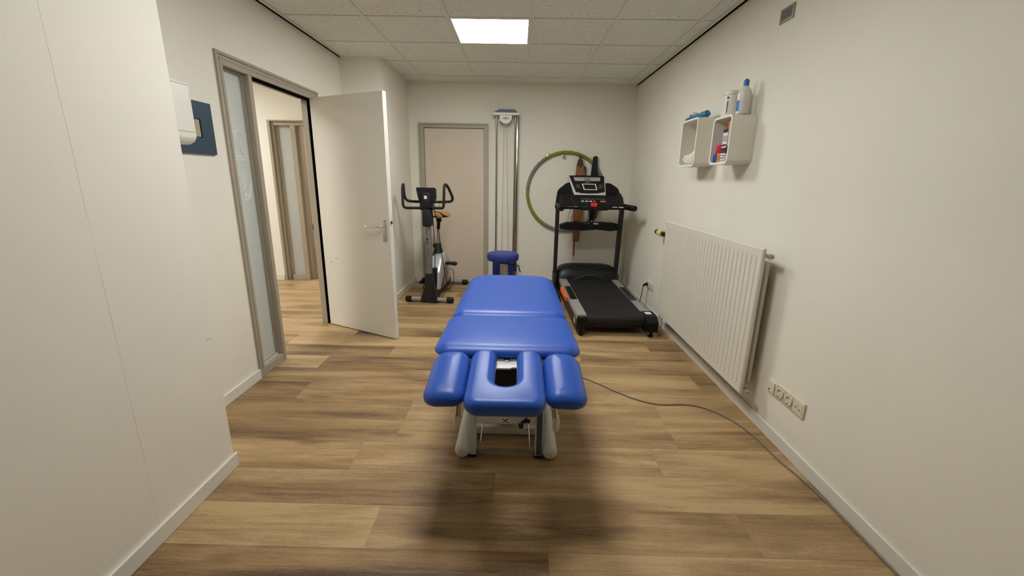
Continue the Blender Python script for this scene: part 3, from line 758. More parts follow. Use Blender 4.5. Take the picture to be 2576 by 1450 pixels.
# ------------------------------------------------------------------ wall hooks, hoop and belts
def hooks():
    for x, lab in ((.372, 'chrome knob hook under the hoop rim, leftmost of the three'), (.563, 'chrome knob hook alone on the back wall, middle of the three'), (.764, 'chrome knob hook holding the brown strap')):
        k = nb(); lathe(k, [(.022, 0), (.022, .004), (.008, .008), (.008, .024), (.016, .03), (.019, .037), (.014, .044), (0, .046)], (x, YB, 1.63), 20, axis=(0, -1, 0))
        tube(k, [(x, YB-.012, 1.64), (x, YB-.03, 1.665), (x, YB-.045, 1.668)], .004, seg=8, smooth=3)
        tag(obj('wall_hook', k, CHROME), lab, 'hook', 'hooks in a row on the back wall')
    # hoop: sleeved segments of green and grey
    cx, cz, r = .600, 1.205, .478
    t = thing('fitness_hoop', 'large green and grey padded exercise hoop hanging on the back wall', 'hoop', (cx, YB-.03, cz-r))
    GRN = mat('olive_foam', (128, 132, 40), .8, bump=.5, bscale=60); GRY = mat('grey_foam', (128, 124, 116), .8, bump=.5, bscale=60)
    bounds = [62, 118, 166, 222, 270, 318, 372, 422]
    mats = [GRN, GRY, GRN, GRY, GRN, GRY, GRN, GRY]
    # angles counter-clockwise from +x; top sleeve green
    bounds = [50, 124, 178, 233, 285, 330, 380, 410]
    mats = [GRN, GRY, GRN, GRY, GRN, GRY, GRY]
    for (a, b_), mm in zip(zip(bounds, bounds[1:]), mats):
        P = []; n = 26
        for i in range(n+1):
            th = math.radians(a+(b_-a)*i/n); P.append((cx+r*math.cos(th), YB-.030, cz+r*math.sin(th)))
        rr = [.0195+.0012*math.sin(i*1.7+a) for i in range(n+1)]
        obj('foam_sleeve', tube(nb(), P, .0195, seg=12, rr=rr), mm, t)
hooks()
def belts():
    BR = mat('brown_leather', (140, 92, 52), .55, bump=.3, bscale=200, var=.12, vscale=6); BRD = mat('dark_brown_leather', (84, 46, 30), .6)
    t = thing('leather_belt', 'brown leather strap hanging from a wall hook behind the treadmill', 'belt', (.76, YB-.05, .33))
    y0, y1 = YB-.062, YB-.05
    k = nb(); prism(k, [(.722, 1.56), (.80, 1.56), (.832, 1.40), (.83, 1.10), (.80, .585), (.722, .585), (.70, 1.10), (.712, 1.40)], y0, y1); obj('pad', k, BR, t)
    k = nb(); prism(k, [(.735, 1.60), (.79, 1.60), (.80, 1.53), (.765, 1.50), (.728, 1.53)], y0-.004, y1+.002); obj('clasp', k, BRD, t)
    k = nb(); prism(k, [(.745, 1.60), (.778, 1.60), (.773, 1.648), (.752, 1.648)], y0, y0+.006); obj('loop', k, BRD, t)
    k = nb(); box(k, .80, .84, y1, y1+.012, 1.25, 1.52, r=.002, seg=1); obj('side_strap', k, BRD, t)
    k = nb(); box(k, .728, .752, y0, y0+.005, .40, .60, r=.001, seg=1); s = obj('tail_strap', k, BR, t)
    k = nb(); tube(k, [(.74, y0, .40), (.728, y0, .375), (.732, y0, .345), (.748, y0, .345), (.752, y0, .375), (.74, y0, .40)], .003, seg=6, smooth=3); obj('buckle', k, STEEL, s)
    k = nb(); tube(k, [(.71, y0-.01, 1.06), (.66, y0-.01, .95), (.645, y0-.01, .84), (.68, y0-.01, .76), (.72, y0-.01, .74)], 1, smooth=5, prof=[(-.003, -.008), (.003, -.008), (.003, .008), (-.003, .008)]); obj('hanging_loop', k, mat('tan_webbing', (150, 122, 84), .8), t)
    k = nb(); tube(k, [(.86, y0-.01, 1.06), (.90, y0-.01, .94), (.88, y0-.01, .84), (.83, y0-.01, .79)], 1, smooth=5, prof=[(-.003, -.009), (.003, -.009), (.003, .009), (-.003, .009)]); obj('hanging_loop', k, MATS['tan_webbing'], t)
    t = thing('therapy_belt', 'black fabric belt hanging on the wall right of the brown strap', 'belt', (.95, YB-.04, .75))
    k = nb(); prism(k, [(.918, 1.60), (.925, 1.635), (.965, 1.645), (.975, 1.62), (.995, 1.30), (1.0, 1.02), (.98, .90), (.955, .80), (.925, .80), (.915, .92), (.90, 1.2), (.905, 1.45)], YB-.055, YB-.035); obj('webbing', k, mat('black_webbing', (20, 20, 22), .8, bump=.4, bscale=300), t)
    k = nb(); prism(k, [(.96, 1.04), (1.01, .99), (1.005, .90), (.965, .84), (.95, .92)], YB-.075, YB-.055); obj('fold', k, MATS['black_webbing'], t)
    k = nb(); box(k, .935, .955, YB-.079, YB-.074, .845, .86); obj('white_tag', k, LABEL, t)
    k = nb(); cyl(k, (.945, YB, 1.60), (.945, YB-.034, 1.60), .008); obj('peg', k, CHROME, t)
belts()

# ------------------------------------------------------------------ treadmill
def treadmill():
    t = thing('treadmill', 'black folding treadmill with silver side rails in the far right corner', 'treadmill', (.88, 4.3, 0))
    # belt: flat run and front roller
    k = nb(); yn, yf, zb = 3.645, 5.03, .188; xl, xr = .632, 1.158
    prof = [(yf, zb), (yn, zb)] + [(yn-.048*math.sin(a), zb-.048+.048*math.cos(a)) for a in [PI*i/10 for i in range(1, 11)]] + [(yf, zb-.096)]
    prism(k, prof[::-1], xl, xr, 'yz'); obj('running_belt', k, BELTM, t)
    # side rails
    for s, x0n, x1n, x0f, x1f in ((-1, .550, .636, .522, .612), (1, 1.154, 1.226, 1.152, 1.224)):
        k = nb(); vs = []
        for (x0, x1, y) in ((x0n, x1n, 3.60 if s < 0 else 3.74), (x0f, x1f, 5.0)):
            vs.append([k.verts.new(p) for p in ((x0, y, .150), (x1, y, .158), (x1, y, .194), (x0+.004, y, .194), (x0, y, .186))])
        for i in range(5): k.faces.new((vs[0][i], vs[0][(i+1) % 5], vs[1][(i+1) % 5], vs[1][i]))
        k.faces.new(vs[0][::-1]); k.faces.new(vs[1])
        rl = obj('side_rail', k, mat('rail_grey', (158, 158, 155), .4, metal=.15), t)
        cxn = (x0n+x1n)/2; cxf = (x0f+x1f)/2
        def cxat(y): return cxn+(cxf-cxn)*(y-3.6)/1.4
        k = nb(); pv = rpoly([(cxat(4.1)-.034, 4.10, .02), (cxat(4.1)+.036, 4.10, .02), (cxat(4.62)+.036, 4.62, .02), (cxat(4.62)-.030, 4.62, .02)])
        prism(k, pv, .194, .199, 'xy')
        for i in range(9): 
            yy = 4.15+i*.05; box(k, cxat(yy)-.022, cxat(yy)+.024, yy, yy+.012, .199, .201)
        obj('foot_grip', k, BLACKG, rl)
        # lower skirt
        k = nb(); xo0, xo1 = (x0n, x0f) if s < 0 else (x1n-.02, x1f-.02)
        vv = []
        for (x, y) in ((xo0, 3.60), (xo1, 5.0)):
            vv.append([k.verts.new(p) for p in ((x, y, .055), (x+.02, y, .055), (x+.02, y, .152), (x, y, .152))])
        for i in range(4): k.faces.new((vv[0][i], vv[0][(i+1) % 4], vv[1][(i+1) % 4], vv[1][i]))
        k.faces.new(vv[0][::-1]); k.faces.new(vv[1]); sk = obj('side_skirt', k, DGREY, t)
        if s < 0:
            tx = text_bm('FOCUS', .080, basis((.5475, 3.80, .103), (-.02, -1, 0), (0, 0, 1)))
            obj('lettering', tx, LABEL, sk)
    k = nb(); tube(k, [(.527, 4.18, .17), (.516, 4.25, .178), (.508, 4.4, .185), (.507, 4.52, .18), (.512, 4.62, .165)], 1, smooth=4, prof=[(-.022, -.012), (.022, -.012), (.022, .012), (-.022, .012)]); obj('fold_release', k, ORANGE, t)
    # near end pieces
    k = nb(); box(k, .552, .636, 3.575, 3.64, .10, .178, r=.004, seg=1); box(k, .560, .62, 3.56, 3.60, .06, .12, r=.008); box(k, .575, .61, 3.59, 3.63, .02, .10, r=.003); obj('roller_bracket', k, BLACK, t)
    k = nb(); prof = rpoly([(3.545, .05, .03), (3.76, .05, .01), (3.76, .194, .01), (3.60, .194, .06), (3.545, .15, .04)]); prism(k, prof, 1.158, 1.262, 'yz'); ec = obj('end_cap', k, BLACK, t)
    k = nb(); box(k, 1.178, 1.232, 3.655, 3.715, .194, .1955); obj('sticker', k, LABEL, ec)
    for x in (.592, 1.222):
        k = nb(); lathe(k, [(0, 0), (.017, .002), (.02, .012), (.012, .03), (.012, .07), (0, .07)], (x, 3.60, 0), 16); obj('foot', k, BLACK, t)
    obj('crossbar', bx(.60, 1.18, 3.66, 3.70, .055, .085, r=.003, seg=1), DMETAL, t)
    # motor hood
    k = nb()
    def sec(y, zt, x0, x1, s):
        pts = [(x0, .05), (x0, .05+(zt-.05)*.45)]
        n = 18
        for i in range(n+1):
            a = PI-PI*i/n; ca, sa = math.cos(a), math.sin(a)
            ex = .45
            pts.append(((x0+x1)/2+(x1-x0)/2*math.copysign(abs(ca)**ex, ca), .05+(zt-.05)*(.45+.55*abs(sa)**.62)))
        pts += [(x1, .05+(zt-.05)*.45), (x1, .05)]
        return [k.verts.new((x, y, z)) for x, z in pts]
    R_ = [sec(4.99, .20, .505, 1.235, 1), sec(5.02, .27, .498, 1.242, 1), sec(5.06, .325, .492, 1.248, 1), sec(5.11, .35, .490, 1.25, 1), sec(5.25, .345, .492, 1.248, 1), sec(5.33, .25, .50, 1.24, 1)]
    for a, b_ in zip(R_, R_[1:]):
        for i in range(len(a)-1): k.faces.new((a[i], a[i+1], b_[i+1], b_[i]))
    k.faces.new(R_[0][::-1]); k.faces.new(R_[-1]); hood = obj('motor_hood', k, mat('hood_black', (14, 14, 16), .4, spec=.35), t)
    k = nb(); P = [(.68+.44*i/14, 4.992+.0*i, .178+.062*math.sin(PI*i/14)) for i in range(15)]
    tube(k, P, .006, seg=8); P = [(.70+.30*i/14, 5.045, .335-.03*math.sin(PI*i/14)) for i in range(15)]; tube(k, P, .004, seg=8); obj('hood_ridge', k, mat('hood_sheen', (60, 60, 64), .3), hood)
    k = nb(); lathe(k, [(.016, 0), (.016, .004), (0, .005)], (.86, 5.062, .318), 16, axis=(0, -1, .8)); obj('badge', k, DMETAL, hood)
    # uprights and floor skids
    sec4 = [(-.021, -.036), (.021, -.036), (.021, .036), (-.021, .036)]
    for s, xb, xt in ((-1, .474, .462), (1, 1.215, 1.198)):
        k = nb(); tube(k, [(xb, 5.12, .07), (xb, 5.10, .20), (xt, 4.95, 1.05)], 1, prof=sec4); obj('upright', k, DMETAL, t)
        k = nb(); x0, x1 = (.445, .505) if s < 0 else (1.19, 1.25)
        box(k, x0, x1, 4.62, 5.36, .035, .09, r=.006); box(k, x0+.005, x1-.015, 4.98, 5.18, .09, .26, r=.008); br = obj('floor_skid', k, mat('skid_grey', (32, 31, 32), .45), t)
        for yy in (4.63, 5.34):
            k = nb(); cyl(k, (x0, yy, .032), (x0+.03, yy, .032), .032); obj('wheel', k, BLACK, br)
    # bottle shelf between the uprights
    k = nb(); prism(k, [(.50, .848), (.58, .875), (1.10, .882), (1.18, .862), (1.18, .80), (1.08, .785), (.92, .800), (.76, .785), (.60, .790), (.50, .80)], 4.93, 5.06); sh = obj('bottle_shelf', k, BLACK, t)
    for x in (.68, .99):
        k = nb(); lathe(k, [(.036, 0), (.036, .006), (.030, .006), (.030, -.0), ], (x, 4.99, .879), 20); obj('cup_ring', k, BLACKG, sh)
    obj('sticker', bx(.88, .935, 4.925, 4.93, .862, .876), LABEL, sh)
    # console body wings
    k = nb(); outl = rpoly([(.430, 1.03, .01), (.52, 1.06, .02), (1.12, 1.06, .02), (1.215, 1.03, .02), (1.205, 1.10, .03), (1.13, 1.27, .06), (1.04, 1.325, .06), (.56, 1.325, .07), (.455, 1.24, .07)])
    prism(k, outl, 4.92, 5.0); obj('console_wing', k, BLACK, t)
    k = nb(); prism(k, [(4.92, 1.215), (4.80, 1.17), (4.725, 1.095), (4.725, 1.055), (4.92, 1.03)], .472, 1.165, 'yz'); tr = obj('console_tray', k, mat('tray_black', (18, 18, 19), .45, spec=.35), t)
    k = nb(); ux = (1, 0, 0); nu = Vector((0, .062, .045)).normalized()
    def onpanel(x, f): return Vector((x, 4.80-.075*f, 1.17-.075*f)) + Vector((0, -.0015, .0015))
    def key(bm_, x, f, w_, h_):
        a = onpanel(x, f); b2 = onpanel(x+w_, f); c = onpanel(x+w_, f-h_); d = onpanel(x, f-h_); bm_.faces.new([bm_.verts.new(q) for q in (a, b2, c, d)])
    for i in range(9):
        kk = nb(); key(kk, .70+i*.030, .28, .018, .09); obj('key', kk, mat('key_dim', (120, 124, 110), .5), tr)
    for i in range(3):
        kk = nb(); key(kk, .70+i*.045, .62, .03, .14); obj('key', kk, mat('key_white', (190, 196, 180), .5), tr)
    for x_, w_ in ((.91, .06), (.835, .02)):
        kk = nb(); key(kk, x_, .62, w_, .16); obj('key', kk, mat('key_orange', (220, 110, 60), .5), tr)
    sk_ = obj('safety_key', bx(.802, .868, 4.70, 4.74, 1.075, 1.115, r=.004, seg=1), RED, t)
    obj('safety_cord', tube(nb(), [(.85, 4.70, 1.08), (.862, 4.705, 1.02), (.845, 4.72, .94), (.80, 4.74, .89), (.77, 4.75, .885), (.70, 4.74, .92), (.66, 4.72, 1.02), (.62, 4.72, 1.1), (.58, 4.75, 1.17)], .002, seg=6, smooth=5), mat('cord_red', (130, 50, 36), .6), sk_)
    # console head, leaning away
    tl, tr_, br_, bl = Vector((.560, 4.93, 1.400)), Vector((.975, 4.93, 1.400)), Vector((.985, 4.86, 1.185)), Vector((.640, 4.86, 1.180))
    uu = (tr_-tl); nn = (bl-tl).cross(uu).normalized(); nn = nn if nn.y < 0 else -nn
    def P(u, v, off=0):
        return tl.lerp(tr_, u).lerp(bl.lerp(br_, u), v) + nn*off
    def slab(bm_, corners, o0, o1):
        a = [bm_.verts.new(P(u, v, o0)) for u, v in corners]; b2 = [bm_.verts.new(P(u, v, o1)) for u, v in corners]; n = len(a)
        for i in range(n): bm_.faces.new((a[i], a[(i+1) % n], b2[(i+1) % n], b2[i]))
        bm_.faces.new(a[::-1]); bm_.faces.new(b2); return bm_
    rc = [(u, v) for u, v in rpoly([(0, 0, .05), (1, 0, .05), (1, 1, .03), (0, 1, .03)], 4)]
    hd = obj('console_head', slab(nb(), rc, -.06, 0), mat('head_silver', (196, 196, 192), .35, metal=.2), t)
    face = [(.03, -.005)] + [(.5, -.03)] + [(.97, -.005), (.975, .80), (.75, .86), (.5, .875), (.25, .86), (.07, .80)]
    obj('face_panel', slab(nb(), face, 0, .004), BLACKG, hd)
    obj('speaker_bar', slab(nb(), rpoly([(.13, .08, .02), (.87, .08, .02), (.85, .26, .03), (.15, .26, .03)], 4), .004, .006), mat('bar_grey', (150, 148, 142), .5), hd)
    g = nb()
    for i in range(5): slab(g, [(.42, .13+i*.025), (.49, .13+i*.025), (.49, .142+i*.025), (.42, .142+i*.025)], .006, .007); slab(g, [(.51, .13+i*.025), (.58, .13+i*.025), (.58, .142+i*.025), (.51, .142+i*.025)], .006, .007)
    obj('air_vent', g, DGREY, hd)
    obj('screen_bezel', slab(nb(), [(.32, .40), (.72, .40), (.75, .70), (.34, .70)], .004, .0065), LABEL, hd)
    obj('screen', slab(nb(), [(.345, .43), (.695, .43), (.72, .67), (.365, .67)], .0065, .008), mat('screen_dark', (28, 30, 36), .15), hd)
    for u in (.13, .80):
      g = nb()
      for j in range(4): slab(g, [(u, .44+j*.05), (u+.12, .44+j*.05), (u+.12, .46+j*.05), (u, .46+j*.05)], .004, .005)
      obj('preset_keys', g, mat('preset_grey', (96, 96, 94), .5), hd)
    c_ = P(.5, .335, .005); obj('lettering', text_bm('FOCUS', .016, basis(c_, uu, -(bl-tl))), mat('letter_grey', (170, 170, 168), .5), hd)
    # front bar and grips
    k = nb(); box(k, .70, .99, 4.70, 4.74, 1.035, 1.085, r=.01); obj('front_bar', k, BLACK, t)
    for x0, x1 in ((.50, .70), (.99, 1.20)):
        k = nb(); tube(k, [(x0, 4.725, 1.065), (x1, 4.725, 1.065)], .019); gp = obj('grip_bar', k, BLACK, t)
        k = nb(); xm = (x0+x1)/2
        box(k, xm-.06, xm-.008, 4.7035, 4.710, 1.068, 1.078); box(k, xm+.008, xm+.06, 4.7035, 4.710, 1.068, 1.078); obj('pulse_plate', k, CHROME, gp)
    for pts in (((.468, 4.93, 1.08), (.462, 4.72, 1.07), (.470, 4.60, 1.058)), ((1.15, 4.93, 1.085), (1.19, 4.78, 1.075), (1.255, 4.62, 1.068))):
        k = nb(); tube(k, pts, .031, smooth=4, seg=16); lathe(k, [(.031, 0), (.026, .012), (0, .018)], pts[-1], 16, axis=Vector(pts[-1])-Vector(pts[-2])); obj('handle', k, BLACK, t)
treadmill()

# ------------------------------------------------------------------ exercise bike (faces the viewer)
def bike():
    t = thing('exercise_bike', 'silver and black exercise bike facing forward by the back door', 'exercise bike', (-.962, 4.54, 0), -.07)
    def O(name, bm, m, p=t): return obj(name, bm, m, p, local=True)
    # local frame: +y towards the saddle
    for name_y, hl in ((0, .235), (.86, .235)):
        k = nb(); cyl(k, (-hl+.03, name_y, .035), (hl-.03, name_y, .035), .026, 20); st = O('stabiliser', k, SILVER)
        for s in (-1, 1):
            k = nb(); lathe(k, [(.032, 0), (.033, .05), (.03, .066), (.02, .072), (0, .073)], (s*(hl-.035), name_y, .034), 20, axis=(s, 0, 0)); O('end_cap', k, BLACK, st)
    # front boot
    k = nb(); r0 = [(-.098, -.03), (.098, -.03), (.098, .10), (-.098, .10)]; r1 = [(-.05, -.02), (.05, -.02), (.05, .10), (-.05, .10)]; r2 = [(-.036, -.02), (.036, -.02), (.036, .085), (-.036, .085)]
    rings = []
    for ring, z in ((r0, .006), (r0, .04), (r1, .17), (r2, .33)): rings.append([k.verts.new((x, y, z)) for x, y in rpoly([(a, b_, .015) for a, b_ in ring], 4)])
    for a, b_ in zip(rings, rings[1:]):
        for i in range(len(a)): k.faces.new((a[i], a[(i+1) % len(a)], b_[(i+1) % len(a)], b_[i]))
    k.faces.new(rings[0][::-1]); k.faces.new(rings[-1]); O('front_boot', k, DGREY)
    # column
    k = nb(); ov = [(.034*math.cos(a), .045*math.sin(a)) for a in [2*PI*i/20 for i in range(20)]]
    for z in (.31, .86): pass
    v0 = [k.verts.new((x, .03+y, .31)) for x, y in ov]; v1 = [k.verts.new((x*.92, .04+y*.9, .87)) for x, y in ov]
    for i in range(20): k.faces.new((v0[i], v0[(i+1) % 20], v1[(i+1) % 20], v1[i]))
    k.faces.new(v0[::-1]); k.faces.new(v1); col_ = O('column', k, mat('column_silver', (138, 138, 134), .4, metal=.5))
    O('lettering', text_bm('KETTLER', .055, basis((.004, -.0165, .50), (0, 0, 1), (-1, 0, 0)), spacing=1.12), mat('letter_dark', (98, 98, 93), .5), col_)
    k = text_bm('K', .045, basis((.0, -.012, .675), (0, 0, 1), (-1, 0, 0))); cyl(k, (0.0, -.011, .71), (0.0, -.005, .71), .010, 12); O('logo', k, DGREY, col_)
    k = nb(); box(k, -.044, .044, -.035, .09, .845, 1.03, r=.014); O('upper_sleeve', k, DGREY)
    k = nb(); cyl(k, (-.066, .01, 1.055), (.066, .01, 1.055), .038, 24); O('handlebar_clamp', k, BLACK)
    k = nb(); box(k, -.044, .040, -.01, .05, 1.06, 1.20, r=.008); nk = O('neck', k, DGREY)
    O('sticker', bx(-.020, .010, -.0125, -.010, 1.135, 1.168), LABEL, nk)
    # console seen from behind, screen towards the rider
    k = nb(); poly = rpoly([(-.082, 1.095, .04), (.075, 1.095, .04), (.093, 1.15, .02), (.085, 1.252, .012), (-.128, 1.252, .012), (-.10, 1.15, .03)])
    prism(k, [(x, z) for x, z in poly], .03, .07, taper=1.0); k.transform(Matrix.Translation((0, .04, 1.15)) @ Matrix.Rotation(-.3, 4, 'X') @ Matrix.Translation((0, -.04, -1.15))); cs = O('console', k, BLACK)
    k = nb(); box(k, -.10, .07, .071, .074, 1.14, 1.24); k.transform(Matrix.Translation((0, .04, 1.15)) @ Matrix.Rotation(-.3, 4, 'X') @ Matrix.Translation((0, -.04, -1.15))); O('display', k, MATS['screen_dark'], cs)
    # handlebar loop: front corners low, rising, back down to the console
    wl = lambda p: (WM[t.name].inverted() @ Vector(p))
    raw = [(-.95, 4.53, 1.042), (-1.10, 4.525, 1.040), (-1.178, 4.52, 1.042), (-1.203, 4.52, 1.07), (-1.207, 4.53, 1.15), (-1.213, 4.56, 1.24), (-1.217, 4.61, 1.278), (-1.228, 4.66, 1.25), (-1.236, 4.70, 1.18), (-1.228, 4.725, 1.125), (-1.19, 4.73, 1.100), (-1.08, 4.73, 1.094), (-1.0, 4.70, 1.094)]
    rawr = [(-.95, 4.53, 1.042), (-.84, 4.525, 1.043), (-.795, 4.52, 1.045), (-.777, 4.52, 1.07), (-.773, 4.53, 1.17), (-.773, 4.56, 1.255), (-.768, 4.61, 1.285), (-.752, 4.66, 1.26), (-.725, 4.70, 1.19), (-.712, 4.72, 1.14), (-.730, 4.73, 1.105), (-.80, 4.73, 1.097), (-.93, 4.70, 1.094)]
    for raw_ in (raw, rawr):
        k = nb(); tube(k, [wl(p) for p in raw_], .0145, smooth=5, seg=14)
        O('handlebar', k, mat('foam_black', (18, 18, 19), .75, bump=.2, bscale=400))
    k = nb(); lathe(k, [(.0, 0), (.011, .002), (.012, .008), (0, .014)], wl((-.79, 4.515, 1.043)), 12, axis=(1, 0, 0)); O('bar_plug', k, DMETAL)
    k = nb(); box(k, .045, .105, .10, .15, 1.04, 1.085, r=.006); O('pulse_sensor', k, CREAMP)
    # housing
    k = nb(); body = rpoly([(.12, .10, .03), (.62, .10, .06), (.72, .16, .08), (.66, .40, .16), (.50, .50, .1), (.30, .47, .1), (.16, .32, .1)], 8)
    # lens-shaped shell in the yz plane
    n = len(body); ringz = []
    for off, ins in ((-.060, .035), (-.072, .07), (-.052, .006), (.0, 0), (.052, .006), (.072, .07)): pass
    for off, ins in ((-.074, .06), (-.070, .028), (-.058, .008), (-.035, 0), (.035, 0), (.058, .008), (.070, .028), (.074, .06)):
        ringz.append([k.verts.new((off+.018, y, z)) for y, z in (inset(body, ins) if ins else body)])
    for a, b_ in zip(ringz, ringz[1:]):
        for i in range(n): k.faces.new((a[i], a[(i+1) % n], b_[(i+1) % n], b_[i]))
    k.faces.new(ringz[0][::-1]); k.faces.new(ringz[-1]); hs = O('flywheel_housing', k, mat('housing_silver', (196, 196, 196), .3, metal=.35))
    k = nb(); lathe(k, [(.11, 0), (.11, .006), (.10, .010), (0, .010)], (.092, .40, .29), 32, axis=(1, 0, 0)); O('crank_disc', k, mat('disc_grey', (150, 144, 132), .45), hs)
    k = nb(); prism(k, [(.18, .16), (.26, .12), (.44, .30), (.40, .36)], .0925, .096, 'yz'); O('side_stripe', k, mat('stripe_brown', (90, 74, 62), .4), hs)
    k = nb(); box(k, -.012, .055, .09, .22, .12, .36, r=.018); O('front_vent', k, BLACK, hs)
    k = nb(); box(k, -.04, .05, .06, .86, .035, .115, r=.015); O('frame_beam', k, DGREY)
    # seat tube
    k = nb(); rings = []
    for (w_, l_, z) in ((.072, .085, .44), (.066, .075, .475), (.042, .05, .54), (.034, .036, .60)): rings.append([k.verts.new((-.006+w_*math.cos(a), .46+l_*math.sin(a), z)) for a in [2*PI*i/18 for i in range(18)]])
    for a, b_ in zip(rings, rings[1:]):
        for i in range(18): k.faces.new((a[i], a[(i+1) % 18], b_[(i+1) % 18], b_[i]))
    k.faces.new(rings[0][::-1]); k.faces.new(rings[-1]); O('seat_boot', k, DGREY)
    k = nb(); cyl(k, (-.010, .46, .58), (-.002, .47, .80), .014, 16); sp_ = O('seat_post', k, CHROME)
    k = nb()
    for i in range(7): cyl(k, (-.010+i*.0009, .4435, .615+i*.024), (-.010+i*.0009, .4465, .615+i*.024), .0055, 8)
    O('height_holes', k, BLACK, sp_)
    k = nb(); cyl(k, (-.002, .47, .765), (.008, .47, .875), .020, 16); box(k, -.018, .037, .44, .50, .85, .895, r=.008); O('saddle_clamp', k, BLACK)
    # saddle: wide at the back
    k = nb(); out = [(x-.045, y, r) for x, y, r in [(-.055, .345, .05), (.10, .345, .05), (.17, .50, .06), (.165, .635, .07), (-.055, .635, .07), (-.06, .50, .06)]]
    pad(k, out, .965, .06, .05, edge_h=.045, br=.01, dome=((.02, .004),)); sd = O('saddle', k, mat('tan_saddle', (198, 146, 96), .5, var=.15, vscale=25))
    k = nb()
    tube(k, [(-.045, .46, .955), (.0, .42, .966), (.06, .40, .968), (.105, .385, .955), (.135, .40, .93), (.155, .46, .915)], 1, smooth=4, prof=[(-.008, -.010), (.003, -.010), (.003, .010), (-.008, .010)])
    tube(k, [(-.04, .37, .925), (.02, .345, .922), (.08, .355, .920), (.14, .42, .915)], 1, smooth=4, prof=[(-.006, -.006), (.004, -.006), (.004, .006), (-.006, .006)])
    k.transform(Matrix.Translation((-.045, 0, 0))); O('saddle_trim', k, BLACK, sd)
    # cranks and pedals
    k = nb(); tube(k, [(.105, .40, .29), (.108, .33, .385)], 1, prof=[(-.012, -.006), (.012, -.006), (.012, .006), (-.012, .006)]); ck = O('crank_arm', k, CHROME)
    k = nb(); box(k, .12, .235, .28, .37, .375, .402, r=.006); box(k, .20, .245, .275, .375, .37, .385, r=.004); O('pedal', k, BLACK)
    k = nb(); tube(k, [(-.062, .40, .29), (-.066, .46, .155)], 1, prof=[(-.012, -.006), (.012, -.006), (.012, .006), (-.012, .006)]); O('crank_arm', k, DGREY)
    k = nb(); box(k, -.21, -.075, .40, .50, .125, .17, r=.01); box(k, -.235, -.18, .39, .45, .11, .14, r=.008); O('pedal', k, BLACK)
    k = nb(); tube(k, [(-.175, .42, .125), (-.18, .38, .07), (-.15, .34, .045), (-.10, .33, .05)], .006, smooth=4, seg=8); O('pedal_strap', k, BLACK)
    # cables hanging from the handlebar
    k = nb(); tube(k, [(.05, .02, 1.05), (.052, .05, .9), (.05, .10, .6), (.055, .06, .4), (.06, -.05, .12), (.055, -.06, .02)], .004, smooth=5, seg=8); O('cable', k, BLACK)
    k = nb(); tube(k, [(.07, .02, 1.05), (.085, .12, .85), (.10, .16, .6), (.13, .17, .35), (.16, .16, .15), (.12, .0, .03), (.07, -.055, .012), (.045, -.06, .02)], .004, smooth=5, seg=8); O('cable', k, BLACK)
    k = nb(); tube(k, [(.09, .66, .25), (.115, .68, .23), (.125, .70, .16), (.115, .68, .06), (.085, .60, .012), (.05, .54, .008)], .004, smooth=5, seg=8); O('power_cord', k, BLACK)
    k = nb(); box(k, .020, .045, .13, .15, .60, .64, r=.004); tube(k, [(.035, .14, .60), (.045, .14, .56), (.035, .14, .52), (.028, .14, .51)], .005, smooth=3, seg=8); O('plug', k, BLACK)
bike()

